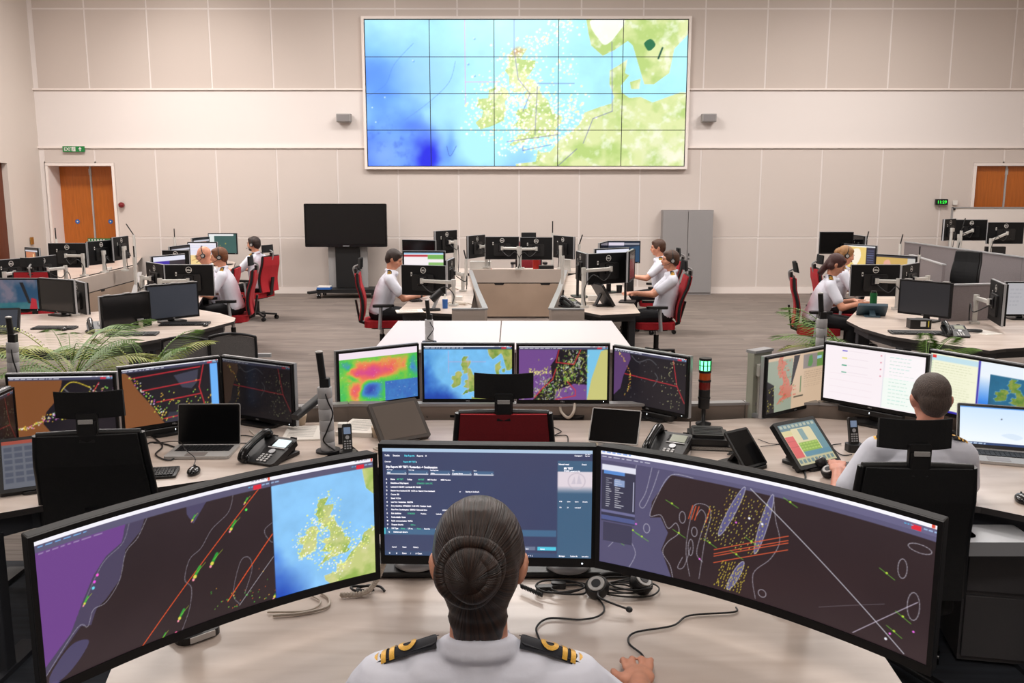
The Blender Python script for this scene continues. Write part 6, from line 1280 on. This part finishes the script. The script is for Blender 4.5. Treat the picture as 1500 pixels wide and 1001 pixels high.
keyboard('black keyboard under the slate blue monitor', on(271, 476), .10, L=.48, D=.17); keyboard('black keyboard under the black monitor of the left back worktop', on(194, 491), .12, L=.46, D=.16); keyboard('black keyboard under the blue reflection screen', on(80, 482), .0, L=.42, D=.13)
keyboard('black keyboard under the hands of the typing man', on(607, 440), -1.3, L=.40)
keyboard('black keyboard lying below the big charcoal monitor', on(1345, 489), -.12, L=.52, D=.17)
mouse('black mouse right of the slate blue monitor keyboard', on(301, 478), .2); mouse('black mouse near the palm on the left back worktop', on(95, 484), .2)
tablet('lit touchscreen with red and green keys before the coast map', on(1203, 688), .55, W=.30, H=.27, tilt=45, img=img_touch(), roll=0)
tablet('dark framed touchscreen lit with grey keys at the left edge', on(62, 722), .50, W=.34, H=.31, tilt=52, img=img_touch2())
tablet('blank taupe touchscreen leaning below the weather map', on(597, 650), .62, W=.30, H=.25, tilt=42, glass=mat('taupe_glass', (92, 82, 74), .35), frame=mat('dark_bronze', (62, 54, 48), .5))
tablet('black tablet with silver rim leaning beside the desk phone', on(897, 655), -.30, W=.27, H=.20, tilt=36, bez=.006, thick=.01, frame=M_ALU, glass=M_OFF, name='tablet_computer', cat='tablet')
tablet('small black screen on a tilted stand right of the black box', on(1108, 689), .62, W=.17, H=.21, tilt=42, bez=.012, thick=.012, frame=M_BLACK, glass=M_OFF, name='tablet_computer', cat='tablet')
tablet('tilted black touch panel back on the right wing worktop', on(893, 448), P90+.3, W=.36, H=.30, tilt=32)
tablet('small touch panel back beside the slanted right monitor', on(1275, 462), 2.9, W=.30, H=.2, tilt=50, frame=mat('slate_plastic', (62, 84, 96), .4))
tablet('tilted grey touch panel at the far left edge', on(6, 490), .2, W=.26, H=.24, tilt=24, glass=M_OFFG, frame=M_DKMETAL)
# stack light on its black box
p = on(1036, 652); b = MB(); b.rbox((0, 0, .045), (.21, .23, .03), .015, M_BLACK); b.rbox((0, .01, .068), (.17, .20, .02), .02, M_BLACK); [b.box((0, -.06+i*.03, .079), (.15, .006, .003), M_DKMETAL) for i in range(5)]
small('black_box_unit', 'flat ribbed black unit in front of the signal tower', 'unit', b, p, -.15, bevel=.004)
b = MB(); b.rbox((0, 0, .014), (.27, .22, .026), .008, M_BLACK); b.box((0, -.108, .014), (.25, .004, .016), M_PAPER); small('ring_binder', 'black binder lying under the flat ribbed unit', 'binder', b, p+Vector((.01, -.01, 0)), -.12)
p = on(1030, 622); t = empty('signal_tower', p, label='signal tower lamp with lit green, orange and red segments', cat='light'); b = MB(); b.lathe([(.045, 0), (.045, .01), (.012, .02), (.012, .10)], M_BLACK, 20); b.build('foot', t)
z = .10; S = .0345
for nm, h, m in (('base_module', .055, M_BLACK), ('collar', .012, M_BLACK), ('blank_module', .045, M_BLACK), ('red_module', .045, mat('red_lens', (120, 22, 16), .3)), ('collar', .012, M_BLACK), ('orange_module', .042, mat('orange_lens', (190, 78, 16), .3)), ('collar', .014, M_BLACK), ('green_module', .058, mat('green_lens_lit', (90, 240, 160), .3, emit=(120, 255, 180), es=2.2)), ('top_cap', .014, M_BLACK)):
    r_ = S*1.06 if nm in ('collar', 'top_cap') else S*.96; b = MB(); b.lathe([(r_*.97, z), (r_, z+.003), (r_, z+h-.003), (r_*.97, z+h)], m, 24)
    if nm == 'green_module': [b.box((r_*math.cos(a), r_*math.sin(a), z+h/2), (.006, .006, h*.96), mat('green_rib', (20, 120, 70), .4)) for a in np.linspace(0, 5.6, 9)]; b.lathe([(r_*1.01, z+h*.46), (r_*1.01, z+h*.54)], mat('green_rib', (20, 120, 70)), 24)
    b.build(nm, t); z += h
# spiral risers
riser('tall silver spiral riser with stick microphone left of the weather map', on(481, 662), h=.350, r=.038, stick=.18, lean=-1.5)
riser('silver spiral riser standing on the white table', on(629, 502), h=.21, r=.038, stick=.17); riser('silver spiral riser behind the officer monitors', Vector((at(1209, 470, s=228).x, at(1209, 470, s=228).y, 0)), h=1.27, r=.034, stick=.16, lean=-1.); riser('silver spiral riser at the left frame edge', Vector((at(12, 505, s=250).x, at(12, 505, s=250).y, .73)), h=.48, r=.034, stick=.14, lean=3)
for lab, px, py0, h, tl in (('thin mast left of the oak door monitors', 86, 398, .72, 0), ('thin mast with bent rod beside the far left console', 199, 391, .75, -.12), ('thin mast beside the slanted left monitor back', 200, 426, .60, 0), ('thin mast behind the violet page screen', 258, 384, .62, 0), ('thin mast on the right part of the far centre panel', 809, 392, .80, 0), ('thin mast left of the far centre panel', 683, 418, .5, -.03), ('thin mast at the start of the right wing', 824, 425, .62, 0), ('thin mast beside the right wing monitor', 848, 400, .62, .05), ('thin mast at the left wing end', 666, 392, .55, 0), ('thin mast beyond the dark blank monitor', 1266, 398, .66, .03), ('thin mast behind the dimmer yellow map', 1316, 399, .62, .03), ('thin mast right of the slanted right back', 1344, 410, .5, 0), ('thin mast behind the far right trio', 1404, 392, .85, .05)):
    p = at(px, py0, z=.73); mast(lab, p, h, tilt=tl)
# dect handsets
def dect(label, p, yaw):
    t = empty('cordless_phone', p, yaw, label, 'phone', 'cordless phones'); b = MB(); b.rbox((0, 0, .02), (.085, .075, .04), .02, M_BLACK); b.build('cradle', t, bevel=.003); X = Matrix.Translation((0, .005, .03)) @ Matrix.Rotation(-R(16), 4, 'X'); b = MB(); b.rbox((0, 0, .075), (.048, .022, .145), .010, M_BLACK, axis='Y', X=X); b.build('handset', t, bevel=.003)
    b = MB(); b.box((0, -.0125, .112), (.034, .002, .034), mat('phone_small_lcd', (110, 126, 150), emit=(110, 130, 160), es=.5), X=X); b.build('display', t); b = MB(); b.lathe([(.010, 0), (.010, .002)], M_SILVER, 16, X=X @ Matrix.Translation((0, -.012, .078)) @ Matrix.Rotation(math.pi/2, 4, 'X')); [b.box((-.013+c*.013, -.0125, .058-r*.012), (.009, .002, .007), M_SILVER, X=X) for r in range(4) for c in range(3)]; b.build('keys', t)
dect('cordless phone on its cradle behind the touchscreen', on(1251, 661), .1); dect('cordless phone beside the tall silver riser', on(510, 672), .25)
t = MB(); t.rbox((0, 0, .05), (.05, .04, .10), .006, M_BLACK); t.rbox((0, -.001, .105), (.05, .04, .02), .006, M_WHITE); small('small_box', 'small black and white box behind the cordless phone', 'box', t, on(503, 650))
# papers
paper('white papers left of the tall silver riser', on(445, 636), .1, n=3); paper('stack of white papers right of the tall silver riser', on(530, 630), -.15, n=8); paper('sheet of paper behind the right desk phone monitor', on(1440, 487), .3); paper('paper pad in front of the typing man', on(600, 457), .2, W=.3, D=.22, n=4)
for lab, px, py, w in (('beige cup shape behind the dark chart monitor', 437, 622, .05), ('pale round pot under the weather map edge', 556, 640, .045)):
    b = MB(); b.lathe([(w*.8, 0), (w, .05), (w, .06), (w*.9, .06)], mat('beige_pottery', (196, 176, 152), .5), 24); small('bowl', lab, 'bowl', b, on(px, py))
b = MB(); b.rbox((0, 0, .02), (.16, .10, .03), .03, M_CREAM); small('cream_adapter', 'cream adapter box beside the weather map monitor', 'adapter', b, on(590, 668), .4)
# bottles, cups, boxes at the back
b = MB(); b.lathe([(.037, 0), (.038, .22), (.036, .24)], M_GREENB, 20); b.lathe([(.030, .24), (.030, .26)], M_BLACK, 18); small('green_bottle', 'tall green bottle beside the dark haired woman', 'bottle', b, on(1278, 461))
b = MB(); b.lathe([(.030, 0), (.032, .10), (.030, .11)], M_BLUE, 20); b.lathe([(.03, .11), (.012, .13), (.012, .165)], M_WHITE, 16); small('spray_bottle', 'small blue and white bottle on the left wing worktop', 'bottle', b, on(652, 452))
b = MB(); b.lathe([(.035, 0), (.04, .10)], M_BLACK, 20); small('black_cup', 'black cup behind the tilted touch panel', 'cup', b, on(907, 429)); b = MB(); b.lathe([(.045, 0), (.045, .24), (.03, .26)], M_BLACK, 20); small('black_flask', 'tall black flask before the dark haired man', 'flask', b, on(923, 430))
t = MB(); t.bar((0, 0, .12), (.12, 0, .22), .10, .07, M_BLACK); t.tube([(.02, 0, .02), (.10, 0, .2)], .02, M_SILVER, 10); t.rbox((0, 0, .01), (.2, .14, .02), .03, M_BLACK); small('label_printer', 'black desk device with silver curve on the left wing', 'device', t, on(632, 455), .2)
b = MB(); b.rbox((0, 0, .045), (.20, .14, .09), .01, M_BLACK); b.box((.02, -.072, .05), (.05, .003, .05), M_WHITE); b.box((.07, -.072, .05), (.01, .003, .06), M_YEL); small('black_case', 'black case under the big charcoal monitor', 'box', b, on(1352, 483)+Vector((0, .10, 0)), -.12, bevel=.004)
deskphone('black desk phone beside the black case', on(1398, 492), -.15, lit=False); deskphone('black desk phone beside the black monitor of the left back worktop', on(146, 486), .5, lit=False); deskphone('black desk phone at the start of the right wing', on(836, 450), .6, lit=False)
b = MB(); b.rbox((0, 0, .035), (.14, .10, .07), .012, M_WHITE); small('white_box', 'white box on the far centre worktop', 'box', b, at(762, 398, z=.73), bevel=.004); b = MB(); b.ell((0, 0, .03), (.06, .04, .03), mat('red_plastic', (190, 40, 30), .4)); small('red_object', 'red object on the far centre worktop', 'desk object', b, at(716, 398, z=.73))
rr = random.Random(3)
for i, (px, py, w, d, h, m, lab) in enumerate(((704, 398, .34, .2, .17, M_WHITE, 'pale box left on the far centre worktop'), (800, 398, .24, .2, .10, M_BLACK, 'dark box on the far centre worktop'), (829, 398, .16, .12, .20, M_WHITE, 'pale box at the right end of the far centre worktop'), (785, 397, .1, .05, .22, mat('red_plastic', (190, 40, 30)), 'red folder behind the far centre monitors'), (455+0, 630, .01, .01, .01, M_WHITE, ''), (158, 396, .12, .08, .05, M_WHITE, 'white box on the far left console worktop'), (1392, 388, .12, .1, .28, M_WHITE, 'white box behind the long grey partition, left'), (1412, 390, .16, .1, .30, M_WHITE, 'white box behind the long grey partition, middle'), (1428, 391, .1, .1, .28, M_WHITE, 'white box behind the long grey partition, right'), (868, 440, .12, .08, .06, M_WHITE, 'white cable box on the right wing worktop'), (672, 440, .10, .08, .05, M_WHITE, 'white cable box on the left wing worktop'))):
    if not lab: continue
    b = MB(); b.rbox((0, 0, h/2), (w, d, h), .01, m); small('storage_box', lab, 'box', b, at(px, py, z=.73), rr.uniform(-.2, .2), bevel=.003)
b = MB(); b.rbox((0, 0, .19), (.34, .05, .38), .01, M_BLACK, axis='Y'); small('black_screen_unit', 'black unit standing right of the white boxes by the long partition', 'unit', b, at(1455, 394, z=.73), 0)
headset_on('black headset below the lit touchscreen', on(1206, 693), -1.6, r=.075); headset_on('black headset tangled in cables on the near desk', on(907, 872, ZN), .2, r=.070)
# cables
C3 = lambda *a, z=D: [at(x, y, z=z)+Vector((0, 0, .006)) for x, y in a]
cable('thin black cable looping left of the laptop', C3((222, 640), (238, 655), (228, 668), (250, 676), (262, 660), (220, 650), (205, 675))); cable('thin black cable right of the laptop', C3((345, 645), (352, 640), (372, 642), (376, 650), (345, 651)), .003); cable('pale cable end behind the lit desk phone', C3((366, 632), (374, 640), (378, 652)), .005, M_CREAM)
cable('thin black cable from the cordless phone cradle', C3((1232, 652), (1218, 655), (1232, 668), (1248, 668)), .003); cable('black cable below the lit touchscreen', C3((1176, 685), (1180, 700), (1178, 706)), .005); cable('thin grey line cable on the officer desk', C3((1110, 645), (1130, 652), (1148, 652), (1114, 656)), .002, M_DKMETAL)
cable('cream looped cable under the purple chart monitor', [at(820, 590, z=.82), at(822, 603, z=.77), at(832, 612, z=.745), at(840, 604, z=.78), at(842, 590, z=.82)], .009, M_CREAM); cable('thin black cable beside the red backed chair', C3((812, 628), (822, 634), (812, 640), (830, 640), (832, 650)), .003)
for i, (px, py) in enumerate(((690, 600), (790, 604), (600, 604), (940, 606))): loops('coil of black cable under the middle monitors, %s' % ('left of the chair', 'right of the chair', 'below the weather map', 'below the dim chart')[i], on(px, py+8), .07, 2, seed=i, th=.003)
ZQ = ZN
for i, (px, py, lb) in enumerate(((672, 447, 'white cable coil on the left wing worktop'), (655, 425, 'white cable coil beyond the blue and white bottle'), (858, 446, 'white cable coil on the right wing worktop'), (1420, 487, 'dark cable coil right of the desk phone at the right back'))): loops(lb, on(px, py), .10, 3, M_CREAM if i < 3 else None, seed=20+i, th=.007)
loops('bundle of pale cable beside the taupe touchscreen', on(566, 662), .045, 3, M_CREAM, seed=9, th=.006); loops('black cables under the small tilted screen', on(1078, 668), .04, 2, seed=11, th=.003)
cable('black mouse cable curving across the near desk', C3((1078, 893), (1074, 900), (1010, 905), (985, 920), (930, 930), (921, 945), (940, 962), (945, 975), z=ZQ), .0028)
cable('black headset cable curving down the near desk', C3((872, 868), (858, 862), (884, 890), (878, 905), (850, 911), (805, 909), (786, 922), (790, 940), z=ZQ), .0028)
cable('grey cable pair under the left curved monitor', C3((400, 905), (440, 902), (478, 893), (482, 880), (470, 872), z=ZQ), .004, M_CREAM); cable('pale cable under the left curved monitor', C3((392, 900), (450, 898), (470, 885), (455, 875), z=ZQ), .003, M_CREAM)
pts = []; P0 = [at(x, y, z=z) for x, y, z in ((500, 872, ZQ+.01), (535, 868, ZQ+.015), (553, 848, ZQ+.05), (562, 826, ZQ+.10))]; S_ = [Vector(q) for q in smooth3(P0, 40)]
for i, q in enumerate(S_): pts.append(q+Vector((.0045*math.cos(i*1.1), .0045*math.sin(i*1.1)*.6, .0045*math.sin(i*1.1))))
o = MB().tube(pts, .0045, M_CREAM, 6).build('coiled_cord'); tag(o, 'beige coiled telephone cord left of the report monitor', 'cable', 'cables')
loops('black cable coil left of the report monitor', on(537, 868, ZQ), .035, 2, seed=2); loops('tangle of black cables around the near headset', on(915, 868, ZQ), .07, 5, seed=5, th=.0026); loops('black cable bundle right of the woman', on(830, 868, ZQ), .06, 3, seed=7, th=.003)
pts = []; a, e_ = at(762, 862, z=ZQ+.01), at(795, 876, z=ZQ+.01)
for i in range(120): t_ = i/119; q = a.lerp(e_, t_); pts.append(q+Vector((0, .006*math.cos(i*.75), .008+.006*math.sin(i*.75))))
o = MB().tube(pts, .002, M_CABLE, 5).build('coiled_cord'); tag(o, 'short black coiled cord right of the woman', 'cable', 'cables')
b = MB(); b.rbox((0, 0, .010), (.05, .022, .018), .008, M_BLACK); small('cable_connector', 'black connector lump on the cables right of the woman', 'connector', b, on(797, 867, ZQ), .1); b = MB(); b.rbox((0, 0, .010), (.045, .02, .018), .008, M_BLACK); small('cable_connector', 'black connector lump under the right pillar', 'connector', b, on(818, 862, ZQ), -.1)
for i, (x0, y0, x1, y1) in enumerate(((775, 828, 800, 862), (800, 860, 838, 822), (865, 825, 852, 862), (610, 862, 640, 832), (600, 858, 612, 826))): cable('black cable hanging behind the report monitor, %s' % ('first right of the woman', 'second right of the woman', 'beside the right pillar', 'left of the woman', 'beside the left pillar')[i], [at(x0, y0, Y=2.75), at((x0+x1)/2+4, (y0+y1)/2+3, Y=2.76), at(x1, y1, Y=2.77)], .005)
# near mouse under the woman's hand, keyboard beside her
root, seat, jo, HM = WOMAN; M = root.matrix_world; Hm = M @ jo[0][3]
pm = Hm @ Vector((-.0, .055, -.02)); mouse('black mouse under the right hand of the woman', (pm.x, pm.y, ZN), -.1)
pk = on(800, 985, ZN); b = MB(); b.rbox((0, 0, .010), (.17, .26, .018), .012, M_BLACK); small('black_pad', 'black flat device on the near desk right of the woman', 'device', b, Vector((.118, 2.03, ZN)), .05, bevel=.003)
# under desk cabinets at the right
t = empty('drawer_pedestal', (on(1470, 760).x+.25, on(1470, 760).y+.35, 0), -.2, 'dark drawer pedestal under the officer desk at the right edge', 'cabinet'); DK = mat('pedestal_grey', (74, 72, 74), .5)
b = MB(); b.box((0, 0, .31), (.55, .55, .58), DK); b.build('carcass', t, bevel=.003)
for i, (z0, z1) in enumerate(((.04, .34), (.35, .58))): b = MB(); b.box((0, -.285, (z0+z1)/2), (.53, .02, z1-z0-.012), DK); b.build('drawer', t, bevel=.003)
b = MB(); b.rbox((-.1, -.25, .635), (.30, .2, .06), .01, M_SILVER); small('silver_box', 'silver box under the desk edge at the right', 'box', b, (on(1470, 760).x+.05, on(1470, 760).y+.25, .0))
# plants
q = lambda px, py, dy: (at(px, py, z=.73).x, at(px, py, z=.73).y+dy, 0)
palm('spiky palm behind the leftmost brown chart monitor', q(108, 575, 0), n=16, L=.66, h=.80, seed=3); palm('spiky palm behind the brown sector chart monitor', q(212, 560, 0), n=15, L=.50, h=.74, seed=5)
palm('palm between the officer monitors and the dark haired woman', q(1252, 560, 0), n=6, L=.66, h=.84, seed=8, dirs=[2.2, 2.7, 3.2, 1.8]); palm('low palm in front of the big charcoal monitor', q(1355, 560, 0), n=6, L=.36, h=.82, seed=9, dirs=[1.2, .5, 2.0, -.2])
# silver rail and clutter behind the officer desk end
for nm in ():
    pass
b = MB(); b.tube(smooth3([at(1014, 600, z=.80), at(1030, 601, z=.80)], 3), .01, M_SILVER, 8)
p = at(1112, 545, z=1.0); b = MB(); b.rbox((0, 0, 0), (.07, .10, .07), .02, M_ARM); b.rbox((0, .0, -.16), (.045, .06, .28), .01, M_ARM); small('pale_arm_joint', 'pale arm joint on the green edged screen panel', 'monitor arm', b, (at(1108, 606, z=.73).x, at(1108, 606, z=.73).y-.07, 1.02))
b = MB(); pa_, pb_ = at(468, 582, s=252), at(432, 612, s=262); b.bar(pa_, pb_, .05, .035, M_BLACK); o = b.build('support_arm', DARKMON); o.matrix_parent_inverse = (Matrix.Translation(DARKMON.location) @ DARKMON.rotation_euler.to_matrix().to_4x4()).inverted()
b = MB(); b.rbox((0, 0, .0), (.9, .05, .03), .01, M_SILVER); small('silver_rail', 'silver rail behind the visitor chairs', 'rail', b, (at(380, 521, z=.62).x-.35, at(380, 521, z=.62).y, .62), .05)
